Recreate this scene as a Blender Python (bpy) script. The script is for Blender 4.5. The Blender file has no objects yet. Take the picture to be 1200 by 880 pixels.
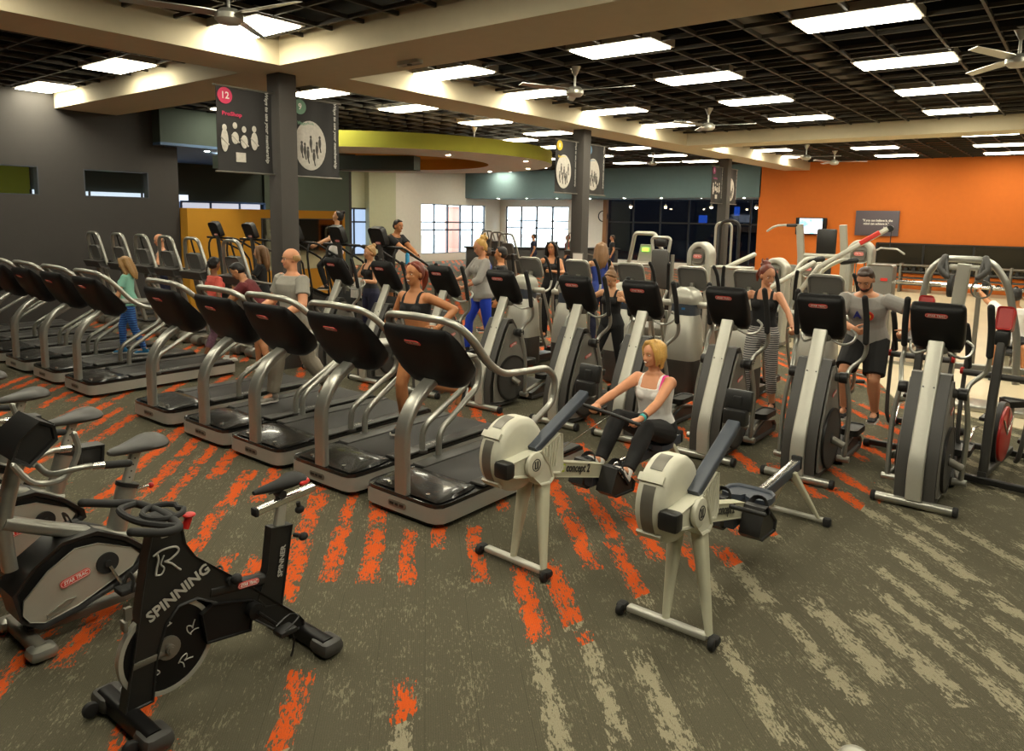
import bpy, bmesh, math, random
from mathutils import Vector, Matrix, Quaternion, noise
random.seed(7)
V = Vector
PI = math.pi
scene = bpy.context.scene
COL = scene.collection

# ------------------------------------------------------------------ materials
def _new(name):
    m = bpy.data.materials.new(name); m.use_nodes = True
    return m, m.node_tree.nodes, m.node_tree.links, m.node_tree.nodes['Principled BSDF']
_mats = {}
def mat(name, col, rough=.5, metal=0., var=.06, scale=30., coat=0., emit=None, es=0., bump=0., spec=.5):
    """principled material with a faint procedural mottling"""
    if name in _mats: return _mats[name]
    m, N, L, b = _new(name)
    b.inputs['Roughness'].default_value = rough
    b.inputs['Metallic'].default_value = metal
    b.inputs['Coat Weight'].default_value = coat
    b.inputs['Specular IOR Level'].default_value = spec
    tc = N.new('ShaderNodeTexCoord'); nz = N.new('ShaderNodeTexNoise')
    nz.inputs['Scale'].default_value = scale; nz.inputs['Detail'].default_value = 3
    L.new(tc.outputs['Object'], nz.inputs['Vector'])
    mx = N.new('ShaderNodeMix'); mx.data_type = 'RGBA'
    c = list(col)
    mx.inputs['A'].default_value = [x*(1-var) for x in c] + [1]
    mx.inputs['B'].default_value = [min(1, x*(1+var)) for x in c] + [1]
    L.new(nz.outputs['Fac'], mx.inputs['Factor']); L.new(mx.outputs['Result'], b.inputs['Base Color'])
    if bump:
        bp = N.new('ShaderNodeBump'); bp.inputs['Strength'].default_value = bump; bp.inputs['Distance'].default_value = .004
        L.new(nz.outputs['Fac'], bp.inputs['Height']); L.new(bp.outputs['Normal'], b.inputs['Normal'])
    if emit:
        b.inputs['Emission Color'].default_value = list(emit) + [1]; b.inputs['Emission Strength'].default_value = es
    _mats[name] = m
    return m
def S(r, g, b):  # sRGB 0-255 -> linear
    f = lambda c: (c/255/12.92) if c/255 <= .04045 else ((c/255+.055)/1.055)**2.4
    return (f(r), f(g), f(b))
def stripes(name, c1, c2, n=60., axis='Z', rough=.7):
    m, N, L, b = _new(name); b.inputs['Roughness'].default_value = rough
    tc = N.new('ShaderNodeTexCoord'); w = N.new('ShaderNodeTexWave'); w.bands_direction = axis
    w.inputs['Scale'].default_value = n; w.inputs['Distortion'].default_value = 1.2
    L.new(tc.outputs['Object'], w.inputs['Vector'])
    r = N.new('ShaderNodeValToRGB'); r.color_ramp.interpolation = 'CONSTANT'
    r.color_ramp.elements[0].color = list(c1)+[1]; r.color_ramp.elements[1].position = .5; r.color_ramp.elements[1].color = list(c2)+[1]
    L.new(w.outputs['Fac'], r.inputs['Fac']); L.new(r.outputs['Color'], b.inputs['Base Color'])
    _mats[name] = m; return m

M = dict(
    silver=mat('silver_paint', S(172,171,162), .32, .75, .05, 60),
    silver_lt=mat('light_silver_paint', S(184,182,170), .36, .4, .04, 40),
    silver_dk=mat('dark_silver_paint', S(120,116,106), .42, .4, .06, 40),
    chrome=mat('polished_aluminium', S(215,212,205), .18, .95, .03, 90),
    black=mat('black_plastic', S(30,29,28), .42, 0, .12, 40),
    base=mat('base_silver_paint', S(160,158,148), .5, .1, .05, 40),
    hood=mat('moulded_black_cover', S(26,25,24), .27, 0, .08, 10, coat=.25),
    gloss=mat('glossy_black_plastic', S(24,23,23), .42, 0, .08, 10, spec=.22),
    rubber=mat('black_rubber', S(30,29,28), .75, 0, .15, 120),
    belt=mat('running_belt_rubber', S(50,48,46), .62, 0, .14, 150, bump=.2),
    grey=mat('grey_plastic', S(98,96,92), .5, 0, .06, 30),
    dgrey=mat('dark_grey_plastic', S(66,64,61), .45, 0, .07, 30),
    shell=mat('textured_grey_shell', S(128,124,116), .45, .1, .05, 40),
    white=mat('warm_white_plastic', S(206,203,184), .42, 0, .03, 20),
    cream=mat('cream_painted_steel', S(190,187,162), .42, 0, .03, 20),
    red=mat('red_plastic', S(190,32,26), .4, 0, .06, 20),
    badge=mat('red_badge', S(214,58,48), .4, 0, .03, 20),
    ink=mat('white_lettering', S(232,228,220), .5, 0, .02, 20),
    silink=mat('silver_lettering', S(190,188,180), .4, .2, .02, 20),
    dink=mat('dark_lettering', S(48,46,44), .5, 0, .05, 20),
    green=mat('lime_lettering', S(170,190,30), .5, 0, .05, 20),
    blue=mat('blue_plastic', S(30,110,170), .4, 0, .05, 20),
    screen=mat('dark_screen', S(20,22,26), .12, 0, .05, 8, coat=.4),
    slate=mat('slate_blue_plastic', S(62,68,78), .42, 0, .05, 20),
)

# ------------------------------------------------------------------ mesh building
def frames(pts, up=None):
    n = len(pts); T = []
    for i in range(n):
        a = pts[max(0, i-1)]; b = pts[min(n-1, i+1)]
        t = (b-a); t = t.normalized() if t.length > 1e-9 else V((0,0,1)); T.append(t)
    u = up.copy() if up is not None else (V((0,0,1)) if abs(T[0].z) < .9 else V((1,0,0)))
    F = []
    x = (u - T[0]*u.dot(T[0])).normalized()
    for i in range(n):
        if up is not None:
            xx = up - T[i]*up.dot(T[i])
            x = xx.normalized() if xx.length > 1e-6 else x
        else:
            x = (x - T[i]*x.dot(T[i])).normalized()
        F.append((x, T[i].cross(x), T[i]))
    return F
def smooth_path(pts, k=4, closed=False):
    P = [V(p) for p in pts]
    if k <= 1: return P
    out = []; n = len(P)
    for i in range(n if closed else n-1):
        p0 = P[(i-1) % n] if closed else P[max(0, i-1)]
        p1 = P[i]; p2 = P[(i+1) % n] if closed else P[i+1]
        p3 = P[(i+2) % n] if closed else P[min(n-1, i+2)]
        for j in range(k):
            t = j/k
            out.append(.5*((2*p1)+(p2-p0)*t+(2*p0-5*p1+4*p2-p3)*t*t+(3*p1-p0-3*p2+p3)*t**3))
    if not closed: out.append(P[-1])
    return out
def round_corners(pts, r=.06, k=4, closed=False):
    """poly-line with filleted corners"""
    P = [V(p) for p in pts]; n = len(P); out = []
    for i in range(n):
        if not closed and i in (0, n-1): out.append(P[i]); continue
        a, p, b = P[i-1], P[i], P[(i+1) % n]
        d1, d2 = (a-p), (b-p)
        rr = min(r, d1.length*.45, d2.length*.45)
        s, e = p+d1.normalized()*rr, p+d2.normalized()*rr
        for j in range(k+1):
            t = j/k; out.append(s*(1-t)**2+p*2*t*(1-t)+e*t*t)
    return out
def rrect(w, h, r, k=3):
    """rounded rectangle profile (list of 2D), ccw"""
    r = min(r, w/2*.999, h/2*.999); o = []
    for cx, cy, a0 in ((w/2-r, h/2-r, 0), (-w/2+r, h/2-r, 90), (-w/2+r, -h/2+r, 180), (w/2-r, -h/2+r, 270)):
        for j in range(k+1):
            a = math.radians(a0+90*j/k); o.append((cx+r*math.cos(a), cy+r*math.sin(a)))
    return o

class MB:
    def __init__(s): s.v = []; s.f = []; s.m = []; s.mats = []
    def mi(s, m):
        if m is None: return 0
        if m not in s.mats: s.mats.append(m)
        return s.mats.index(m)
    def add(s, vs, fs, m=None, X=None):
        o = len(s.v)
        s.v += [(X @ V(p)) if X is not None else V(p) for p in vs]
        s.f += [[i+o for i in f] for f in fs]
        s.m += [s.mi(m)]*len(fs)
    def rings(s, R, closed_path=False, caps=True, m=None, X=None):
        n = len(R[0]); vs = [p for r in R for p in r]; fs = []
        L = len(R)
        for i in range(L if closed_path else L-1):
            a, b = i*n, ((i+1) % L)*n
            for j in range(n):
                k = (j+1) % n; fs.append([a+j, a+k, b+k, b+j])
        if caps and not closed_path:
            fs.append(list(range(n))[::-1]); fs.append([(L-1)*n+j for j in range(n)])
        s.add(vs, fs, m, X)
    def box(s, c, d, m=None, rot=None, bev=0.):
        c = V(c); h = V(d)/2
        if bev <= 0:
            vs = [V((x*h.x, y*h.y, z*h.z)) for x in (-1,1) for y in (-1,1) for z in (-1,1)]
            fs = [[0,1,3,2],[4,6,7,5],[0,4,5,1],[2,3,7,6],[0,2,6,4],[1,5,7,3]]
            X = Matrix.Translation(c) @ (rot.to_4x4() if rot is not None else Matrix.Identity(4))
            s.add(vs, fs, m, X); return
        b = min(bev, h.x*.9, h.y*.9, h.z*.9)
        R = []
        for z, ins in ((-h.z, b), (-h.z+b*.3, b*.3), (-h.z+b, 0), (h.z-b, 0), (h.z-b*.3, b*.3), (h.z, b)):
            R.append([V((x, y, z)) for x, y in rrect(2*h.x-2*ins, 2*h.y-2*ins, max(b*1.0-ins*.5, .001), 2)])
        X = Matrix.Translation(c) @ (rot.to_4x4() if rot is not None else Matrix.Identity(4))
        s.rings(R, m=m, X=X)
    def prism(s, poly, a, b, axis='x', bev=0., m=None, X=None, seg=2):
        """2D polygon extruded from a to b along axis; poly coords are the two other axes in order"""
        n = len(poly)
        area = sum(poly[i][0]*poly[(i+1) % n][1]-poly[(i+1) % n][0]*poly[i][1] for i in range(n))
        P = [V(p) for p in poly]
        if area < 0: P = P[::-1]
        def inset(d):
            if d == 0: return P
            o = []
            for i in range(n):
                e1 = (P[i]-P[i-1]).normalized(); e2 = (P[(i+1) % n]-P[i]).normalized()
                n1 = V((-e1.y, e1.x)); n2 = V((-e2.y, e2.x)); q = (n1+n2)
                if q.length < 1e-6: q = n1
                q.normalize(); k = max(.5, q.dot(n1))
                o.append(P[i]+q*d/k)
            return o
        def to3(p, t):
            return V((t, p.x, p.y)) if axis == 'x' else V((p.x, t, p.y)) if axis == 'y' else V((p.x, p.y, t))
        R = []
        sg = 1 if b > a else -1
        if bev > 0:
            for j in range(seg+1):
                th = PI/2*j/seg; R.append([to3(p, a+sg*bev*(1-math.sin(th))) for p in inset(bev*(1-math.cos(PI/2-th)) if False else bev*math.cos(th))])
            for j in range(seg+1):
                th = PI/2*(1-j/seg); R.append([to3(p, b-sg*bev*(1-math.sin(th))) for p in inset(bev*math.cos(th))])
        else:
            R = [[to3(p, a) for p in P], [to3(p, b) for p in P]]
        s.rings(R, m=m, X=X)
    def tube(s, pts, r, n=10, m=None, k=1, closed=False, prof=None, up=None, cap=True, X=None):
        P = smooth_path(pts, k, closed) if k > 1 else [V(p) for p in pts]
        if closed: F = frames(P+[P[0]], up)[:len(P)]
        else: F = frames(P, up)
        L = len(P)
        rr = r if isinstance(r, (list, tuple)) else None
        R = []
        for i, p in enumerate(P):
            x, y, t = F[i]
            if rr is not None:
                q = i/(L-1)*(len(rr)-1); a = int(min(q, len(rr)-2)); ri = rr[a]*(1-(q-a))+rr[a+1]*(q-a)
            else: ri = r
            if prof: R.append([p+x*u+y*w for u, w in prof])
            else: R.append([p+x*ri*math.cos(2*PI*j/n)+y*ri*math.sin(2*PI*j/n) for j in range(n)])
        if cap == 'round' and not prof and not closed:
            def capring(p, fr, ri, sg):
                x, y, t = fr; o = []
                for th in (70, 40, 15):
                    a = math.radians(th); o.append([p+t*sg*ri*math.sin(a)*1+x*ri*math.cos(a)*math.cos(2*PI*j/n)+y*ri*math.cos(a)*math.sin(2*PI*j/n) for j in range(n)])
                return o
            r0 = rr[0] if rr else r; r1 = rr[-1] if rr else r
            R = capring(P[0], F[0], r0, -1) + R + capring(P[-1], F[-1], r1, 1)[::-1]
        s.rings(R, closed_path=closed, m=m, X=X)
    def cone(s, a, b, r1, r2, n=12, m=None):
        s.tube([a, V(a).lerp(V(b), .5), b], [r1, (r1+r2)/2, r2], n, m, cap='round')
    def cyl(s, a, b, r, n=20, m=None, bev=0.):
        a = V(a); b = V(b); d = (b-a).normalized()
        if bev: s.tube([a, a+d*.0001, a+d*bev, b-d*bev, b-d*.0001, b], None or [1], n, m) if False else s._cylb(a, b, r, n, m, bev)
        else: s.tube([a, b], r, n, m)
    def _cylb(s, a, b, r, n, m, bev):
        x, y, t = frames([a, b])[0]; R = []
        ring = lambda p, q: [p+x*q*math.cos(2*PI*j/n)+y*q*math.sin(2*PI*j/n) for j in range(n)]
        R = [ring(a, r-bev), ring(a+t*bev*.3, r-bev*.3), ring(a+t*bev, r), ring(b-t*bev, r), ring(b-t*bev*.3, r-bev*.3), ring(b, r-bev)]
        s.rings(R, m=m)
    def ell(s, c, r, m=None, rot=None, n=14, k=8):
        r = V(r) if not isinstance(r, (int, float)) else V((r, r, r))
        X = Matrix.Translation(V(c)) @ (rot.to_4x4() if rot is not None else Matrix.Identity(4))
        vs = [V((0, 0, -r.z))]; fs = []
        for i in range(1, k):
            a = -PI/2+PI*i/k
            for j in range(n):
                b = 2*PI*j/n; vs.append(V((r.x*math.cos(a)*math.cos(b), r.y*math.cos(a)*math.sin(b), r.z*math.sin(a))))
        vs.append(V((0, 0, r.z))); top = len(vs)-1
        for j in range(n):
            q = (j+1) % n
            fs.append([0, 1+q, 1+j]); fs.append([top, 1+(k-2)*n+j, 1+(k-2)*n+q])
            for i in range(k-2):
                a, b = 1+i*n, 1+(i+1)*n; fs.append([a+j, a+q, b+q, b+j])
        s.add(vs, fs, m, X)
    def disc_ring(s, c, axis, r1, r2, w, n=28, m=None):
        """flat ring (washer) with thickness w along axis"""
        x, y, t = frames([V((0,0,0)), V(axis)])[0]; c = V(c)
        ring = lambda r, h: [c+t*h+x*r*math.cos(2*PI*j/n)+y*r*math.sin(2*PI*j/n) for j in range(n)]
        s.rings([ring(r1, -w/2), ring(r2, -w/2), ring(r2, w/2), ring(r1, w/2)], closed_path=True, m=m)
    def build(s, name, material=None, parent=None, flat=False, ang=38):
        me = bpy.data.meshes.new(name)
        me.from_pydata([tuple(p) for p in s.v], [], s.f)
        bm = bmesh.new(); bm.from_mesh(me); bmesh.ops.recalc_face_normals(bm, faces=bm.faces)
        bm.to_mesh(me); bm.free()
        ms = s.mats if s.mats else [material]
        if s.mats and material is not None and material not in s.mats: pass
        for m in ms: me.materials.append(m)
        if s.mats and len(me.polygons) == len(s.m):
            me.polygons.foreach_set('material_index', s.m)
        if not flat:
            me.polygons.foreach_set('use_smooth', [True]*len(me.polygons)); me.set_sharp_from_angle(angle=math.radians(ang))
        me.update()
        o = bpy.data.objects.new(name, me); COL.objects.link(o)
        if parent is not None: o.parent = parent
        return o

def tag(o, label=None, cat=None, group=None, kind=None):
    if label: o['label'] = label
    if cat: o['category'] = cat
    if group: o['group'] = group
    if kind: o['kind'] = kind
    return o
def thing(name, loc=(0,0,0), rz=0., label=None, cat=None, group=None):
    o = bpy.data.objects.new(name, None); COL.objects.link(o)
    o.location = loc; o.rotation_euler = (0, 0, rz); o.empty_display_size = .1
    return tag(o, label, cat, group)
def copy_tree(o, parent=None):
    c = o.copy(); COL.objects.link(c)
    if parent is not None: c.parent = parent
    for ch in o.children: copy_tree(ch, c)
    return c
def one(name, m, parent, fn, label=None, **kw):
    b = MB(); fn(b); o = b.build(name, m, parent, **kw)
    if label: o['label'] = label
    return o
def struct(name, b, m, parent=None, **kw):
    o = b.build(name, m, parent, **kw)
    if parent is None: o['kind'] = 'structure'
    return o

def text(name, body, size, m, parent, X, ext=.002, shear=0., bold=0., width=None, align='CENTER'):
    cu = bpy.data.curves.new(name, 'FONT'); cu.body = body; cu.size = size; cu.extrude = ext
    cu.align_x = align; cu.align_y = 'CENTER'; cu.shear = shear; cu.offset = bold; cu.resolution_u = 2
    t = bpy.data.objects.new(name, cu); COL.objects.link(t)
    dg = bpy.context.evaluated_depsgraph_get(); dg.update()
    me = bpy.data.meshes.new_from_object(t.evaluated_get(dg)); me.name = name
    bpy.data.objects.remove(t); bpy.data.curves.remove(cu)
    if width:
        xs = [v.co.x for v in me.vertices]; w = max(xs)-min(xs)
        me.transform(Matrix.Diagonal((width/w, 1, 1, 1)))
    me.transform(X); me.materials.clear(); me.materials.append(m)
    o = bpy.data.objects.new(name, me); COL.objects.link(o); o.parent = parent
    return o
def basis(origin, x, y):
    """matrix whose local x,y axes are the given directions"""
    x = V(x).normalized(); y = V(y); y = (y-x*y.dot(x)).normalized(); z = x.cross(y)
    return Matrix(((x.x, y.x, z.x, origin[0]), (x.y, y.y, z.y, origin[1]), (x.z, y.z, z.z, origin[2]), (0,0,0,1)))
def badge(parent, origin, x, y, w=.11, h=.034, txt='STAR TRAC', name='badge'):
    X = basis(origin, x, y)
    b = MB(); P = rrect(w, h, h*.49, 4)
    b.prism(P, -.001, .003, axis='z', X=X); o = b.build(name, M['badge'], parent)
    r = MB(); R1 = rrect(w*.95, h*.82, h*.4, 4); R2 = rrect(w*.92, h*.7, h*.34, 4)
    vs = [V((p[0], p[1], .0036)) for p in R1]+[V((p[0], p[1], .0036)) for p in R2]; n = len(R1)
    r.add(vs, [[i, (i+1) % n, n+(i+1) % n, n+i] for i in range(n)], None, X)
    r.build('outline', M['ink'], o)
    text('lettering', txt, h*.62, M['ink'], o, X @ Matrix.Translation((0,0,.0035)), .0006, .25, .0008, width=w*.8)
    return o

# --------------------------------------------------------- remeshed organic bodies
def remesh(b, name, material, voxel=.009, smooth=6, parent=None, sub=0):
    me = bpy.data.meshes.new('tmp'); me.from_pydata([tuple(p) for p in b.v], [], b.f)
    bm = bmesh.new(); bm.from_mesh(me); bmesh.ops.recalc_face_normals(bm, faces=bm.faces); bm.to_mesh(me); bm.free()
    t = bpy.data.objects.new('tmp', me); COL.objects.link(t)
    r = t.modifiers.new('r', 'REMESH'); r.mode = 'VOXEL'; r.voxel_size = voxel
    s = t.modifiers.new('s', 'SMOOTH'); s.factor = .5; s.iterations = smooth
    dg = bpy.context.evaluated_depsgraph_get(); dg.update()
    out = bpy.data.meshes.new_from_object(t.evaluated_get(dg)); out.name = name
    bpy.data.objects.remove(t); bpy.data.meshes.remove(me)
    out.materials.clear(); out.materials.append(material)
    out.polygons.foreach_set('use_smooth', [True]*len(out.polygons))
    o = bpy.data.objects.new(name, out); COL.objects.link(o)
    if parent is not None: o.parent = parent
    return o
# ------------------------------------------------------------------ people
def ik(a, c, l1, l2, hint):
    a, c, hint = V(a), V(c), V(hint); d = c-a; L = d.length
    if L > (l1+l2)*.995: c = a+d.normalized()*(l1+l2)*.995; d = c-a; L = d.length
    u = d.normalized(); x = (l1*l1-l2*l2+L*L)/(2*L); h = math.sqrt(max(0, l1*l1-x*x))
    p = hint-u*hint.dot(u); p = p.normalized() if p.length > 1e-6 else V((0,1,0))
    return a+u*x+p*h, c
def skin_mat(n, c): return mat('skin_'+n, c, .5, 0, .05, 30)
SK = dict(fair=skin_mat('fair', S(206,152,112)), tan=skin_mat('tan', S(184,122,78)), olive=skin_mat('olive', S(192,136,96)), pink=skin_mat('pink', S(210,146,108)), brown=skin_mat('brown', S(146,96,64)))
def hair_mat(n, c): return mat('hair_'+n, c, .45, 0, .35, 90, bump=.5)
HR = dict(blonde=hair_mat('blonde', S(206,160,84)), dblonde=hair_mat('dark_blonde', S(160,122,72)), brown=hair_mat('brown', S(62,42,28)), black=hair_mat('black', S(26,21,19)), red=hair_mat('auburn', S(112,46,26)), grey=hair_mat('grey', S(150,138,124)), lbrown=hair_mat('light_brown', S(128,92,58)))
EYEW = mat('eye_white', S(235,228,220), .3); EYED = mat('eye_iris', S(50,34,26), .25); LIP = mat('lips', S(176,84,78), .45); TEETH = mat('teeth', S(240,234,224), .3)

def hand_prims(b, wrist, d, palm, side, s, curl=.3, spread=.10):
    """palm and five fingers; d = hand direction, palm = palm normal, side = +1 when the thumb lies on d x palm"""
    d = V(d).normalized(); palm = V(palm); palm = (palm-d*palm.dot(d)).normalized(); lat = d.cross(palm)*side
    R = Matrix((lat, d, palm)).transposed()
    c = wrist+d*.045*s
    b.ell(c, (.038*s, .048*s, .016*s), rot=R, n=12, k=8)
    b.ell(wrist+d*.07*s-palm*.002*s, (.039*s, .022*s, .014*s), rot=R)
    for i, (off, ln, ang) in enumerate(((.029, .072, .5), (.010, .082, .12), (-.010, .077, -.2), (-.028, .06, -.6))):
        base = wrist+d*.078*s+lat*off*s; dd = (d+lat*ang*spread*2).normalized()
        pts = [base-dd*.02*s, base]; cur = dd; p = base; a = curl
        for seg, f in enumerate((.44, .31, .25)):
            q = Quaternion(lat, 0); ca, sa = math.cos(a), math.sin(a)
            cur = (dd*ca+palm*sa).normalized(); p = p+cur*ln*f*s; pts.append(p); a += curl*1.05
        b.tube(pts, [.0092*s, .0094*s, .009*s, .008*s, .007*s], 8, cap='round')
    tb = wrist+d*.022*s+lat*.026*s; td = (d*.62+lat*.72+palm*(.25+.45*min(1, curl))).normalized()
    t1 = tb+td*.04*s; td2 = (td+d*.35-lat*.25*min(1.3, curl)+palm*.3*curl).normalized(); t2 = t1+td2*.028*s; t3 = t2+(td2+palm*.3*curl).normalized()*.022*s
    b.tube([tb, t1, t2, t3], [.0125*s, .0105*s, .0095*s, .008*s], 8, cap='round')

def person(label, loc, rz=0., h=1.7, sex='f', skin='fair', pelvis=(0,0,.93), spine=(0,.04,1), turn=0., look=(0,0), tilt=0.,
           RH=None, LH=None, RE=(.4,-1,-.2), LE=(-.4,-1,-.2), RF=(.1,0,.08), LF=(-.1,0,.08), RFd=(0,1,0), LFd=(0,1,0), RK=(.1,1,0), LK=(-.1,1,0),
           RHd=None, LHd=None, RP=None, LP=None, curl=.35, top=None, bottom=None, hair=('short','brown'), shoes=None, socks=None, smile=False, beard=None, glasses=False, vox=.009, extra=None, build=1.):
    s = h/1.7; root = thing('person', loc, rz, label, 'person')
    f = sex == 'f'; g = build
    P = V(pelvis); U = V(spine).normalized(); X0 = V((1,0,0)); X0 = (X0-U*X0.dot(U)).normalized()
    fw = U.cross(X0)                       # forward of the torso
    q = Quaternion(U, -turn); Xs = q @ X0; Fs = q @ fw
    def at(t, x=0, y=0, sh=None):          # torso coordinates
        k = max(0, min(1, t/.45)); xx = X0.lerp(Xs, k).normalized(); yy = fw.lerp(Fs, k).normalized()
        return P+U*t*s+xx*x*s+yy*y*s
    if f: prof = [(-.10,.085,.07,0),(-.06,.15*1,.105,-.01),(0,.168,.115,-.012),(.07,.152,.10,-.004),(.16,.122,.086,0),(.24,.13,.09,0),(.33,.148,.098,.004),(.40,.158,.095,0),(.455,.150,.07,-.008),(.495,.075,.052,-.012),(.52,.05,.045,-.008)]
    else: prof = [(-.10,.09,.075,0),(-.06,.145,.10,-.008),(0,.158,.11,-.008),(.07,.150,.102,0),(.16,.145,.098,.002),(.24,.152,.102,.002),(.33,.172,.112,.004),(.40,.185,.112,0),(.455,.178,.08,-.008),(.495,.09,.06,-.012),(.52,.058,.052,-.008)]
    def torso(b, t0, t1, e, hem=0.):
        R = []; n = 20
        ts = [p[0] for p in prof if t0 < p[0] < t1]; ts = [t0]+ts+[t1]
        def at_prof(t):
            for i in range(len(prof)-1):
                if prof[i][0] <= t <= prof[i+1][0]:
                    k = (t-prof[i][0])/(prof[i+1][0]-prof[i][0]); return [prof[i][j]*(1-k)+prof[i+1][j]*k for j in (1,2,3)]
            return prof[0][1:] if t < prof[0][0] else prof[-1][1:]
        for t in ts:
            w, d, o = at_prof(t); w = w*g+e; d = d*g+e
            if hem and t < .15: w += hem*(.15-t)/.2; d += hem*(.15-t)/.2
            R.append([at(t, w*math.cos(a)*(abs(math.cos(a))**-.12 if abs(math.cos(a)) > .05 else 1), d*math.sin(a)+o) for a in [2*PI*j/n for j in range(n)]])
        b.rings(R)
        if f:
            for sx in (-1, 1):
                if t0 < .3 and t1 > .36: b.ell(at(.335, .07*sx, .075), ((.058+e)*s, (.05+e)*s, (.055+e)*s))
    sw = .155 if f else .185
    sh = {1: at(.445, sw), -1: at(.445, -sw)}
    ua, fa = .29*s, .25*s
    arm = {}
    for sd, H, E, Hd, Pm in ((1, RH, RE, RHd, RP), (-1, LH, LE, LHd, LP)):
        if H is None: H = sh[sd]+V((sd*.10, .05, -.50))*s
        el, wr = ik(sh[sd], H, ua, fa, E)
        fd = (wr-el).normalized(); hd = V(Hd) if Hd is not None else fd
        pm = V(Pm) if Pm is not None else V((-sd, 0, 0)); arm[sd] = (el, wr, hd, pm)
    leg = {}
    for sd, A, K, Fd in ((1, RF, RK, RFd), (-1, LF, LK, LFd)):
        hip = P+X0*sd*.088*s-U*.02*s; kn, an = ik(hip, A, .43*s, .42*s, K); leg[sd] = (hip, kn, an, V(Fd).normalized())
    # head
    yaw, pit = look
    N0 = at(.50, 0, -.012); nd = (U*.9+V((0,0,1))*.5).normalized()
    N1 = N0+nd*.085*s
    Hq = Quaternion((0,0,1), -yaw) @ Quaternion((1,0,0), -pit) @ Quaternion((0,1,0), tilt)
    HR_ = Hq.to_matrix()
    def hp(x, y, z): return N1+HR_ @ V((x*s, y*s, z*s))
    b = MB()
    torso(b, -.10, .52, 0)
    b.tube([at(.46, 0, -.012), N0, N1+nd*.02*s], [.062*s*g, .05*s*(1 if f else 1.15), .05*s*(1 if f else 1.12)], 12, cap='round')
    b.ell(hp(0, .005, .105), (.074*s, .094*s, .092*s), rot=HR_, n=18, k=12)          # cranium
    b.ell(hp(0, .035, .045), (.056*s, .062*s, .07*s), rot=HR_, n=16, k=10)            # face
    b.ell(hp(0, .066, .0), (.03*s, .026*s, .024*s), rot=HR_)                           # chin
    b.ell(hp(0, .075, .028), (.028*s, .02*s, .02*s), rot=HR_)                          # mouth mound
    b.cone(hp(0, .088, .092), hp(0, .108, .052), .008*s, .0135*s, 8)                   # nose
    for sx in (-1, 1):
        b.ell(hp(.034*sx, .068, .055), (.022*s, .018*s, .022*s), rot=HR_)              # cheek
        b.ell(hp(.076*sx, .0, .068), (.009*s, .018*s, .03*s), rot=HR_)                 # ear
        b.ell(sh[sx]+(V((0,0,-.006))*s), .054*s*g*(.92 if f else 1.1))
        el, wr, hd, pm = arm[sx]; w = g*(.9 if f else 1.15)
        b.tube([sh[sx], sh[sx].lerp(el, .45), el], [.05*s*w, .046*s*w, .037*s*w], 12, cap='round')
        b.tube([el, el.lerp(wr, .3), wr], [.037*s*w, .039*s*w, .0255*s*w], 12, cap='round')
        hand_prims(b, wr, hd, pm, sx, s, curl)
        hip, kn, an, fd = leg[sx]
        b.tube([hip, hip.lerp(kn, .35), kn], [.092*s*g, .083*s*g, .056*s*g], 14, cap='round')
        b.tube([kn, kn.lerp(an, .3), kn.lerp(an, .7), an], [.054*s*g, .058*s*g, .042*s*g, .034*s*g], 12, cap='round')
        back = (V((0,-1,0)) if fd.y > 0 else V((0,1,0)))*.02*s
        b.ell(kn.lerp(an, .3)-fd*.018*s, (.045*s*g, .045*s*g, .09*s*g))
        b.cone(an-fd*.01*s, an+fd*.10*s-V((0,0,.035))*s, .036*s, .028*s)
    remesh(b, 'body', SK[skin], vox, 5, root)
    # face details
    for sx in (-1, 1):
        e = MB(); e.ell(hp(.029*sx, .0835, .083), (.0125*s, .006*s, .0045*s), rot=HR_); eo = e.build('eye', EYEW, root)
        e = MB(); e.ell(hp(.029*sx, .0885, .083), (.0058*s, .003*s, .0046*s), rot=HR_); e.build('iris', EYED, eo)
        e = MB(); e.tube([hp(.012*sx, .096, .102), hp(.03*sx, .094, .108), hp(.046*sx, .082, .101)], .0035*s, 6, cap='round'); e.build('eyebrow', HR[hair[1]] if hair[1] not in ('blonde',) else HR['dblonde'], root)
    e = MB(); e.tube([hp(-.024, .083, .026+(.006 if smile else 0)), hp(-.012, .0935, .021), hp(0, .096, .02), hp(.012, .0935, .021), hp(.024, .083, .026+(.006 if smile else 0))], .0048*s, 6, cap='round'); mo = e.build('mouth', LIP, root)
    if smile:
        e = MB(); e.ell(hp(0, .0945, .0215), (.018*s, .006*s, .0055*s), rot=HR_); e.build('teeth', TEETH, mo)
    if beard:
        e = MB(); e.ell(hp(0, .058, .004), (.047*s, .042*s, .032*s), rot=HR_); e.ell(hp(0, .083, .036), (.028*s, .014*s, .006*s), rot=HR_)
        for sx in (-1, 1): e.ell(hp(.05*sx, .028, .03), (.014*s, .03*s, .04*s), rot=HR_)
        remesh(e, 'beard', HR[beard], .006, 3, root)
    if glasses:
        e = MB()
        for sx in (-1, 1):
            e.tube([hp(.031*sx+.021*math.cos(a), .099, .083+.015*math.sin(a)) for a in [2*PI*j/14 for j in range(14)]], .0018*s, 6, closed=True)
            e.tube([hp(.052*sx, .096, .088), hp(.076*sx, .05, .088), hp(.08*sx, .0, .084)], .0018*s, 6)
        e.tube([hp(-.011, .1, .088), hp(.011, .1, .088)], .0018*s, 6); e.build('eyeglasses', M['black'], root)
    # hair
    st, hc = hair; hb = MB()
    def cap(front=.0, grow=1.0, z=.0):
        hb.ell(hp(0, -.014+front, .122+z), (.079*s*grow, .091*s*grow, .084*s*grow), rot=HR_, n=18, k=12)
        hb.ell(hp(0, -.03, .08), (.079*s*grow, .078*s*grow, .075*s*grow), rot=HR_)
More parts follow.
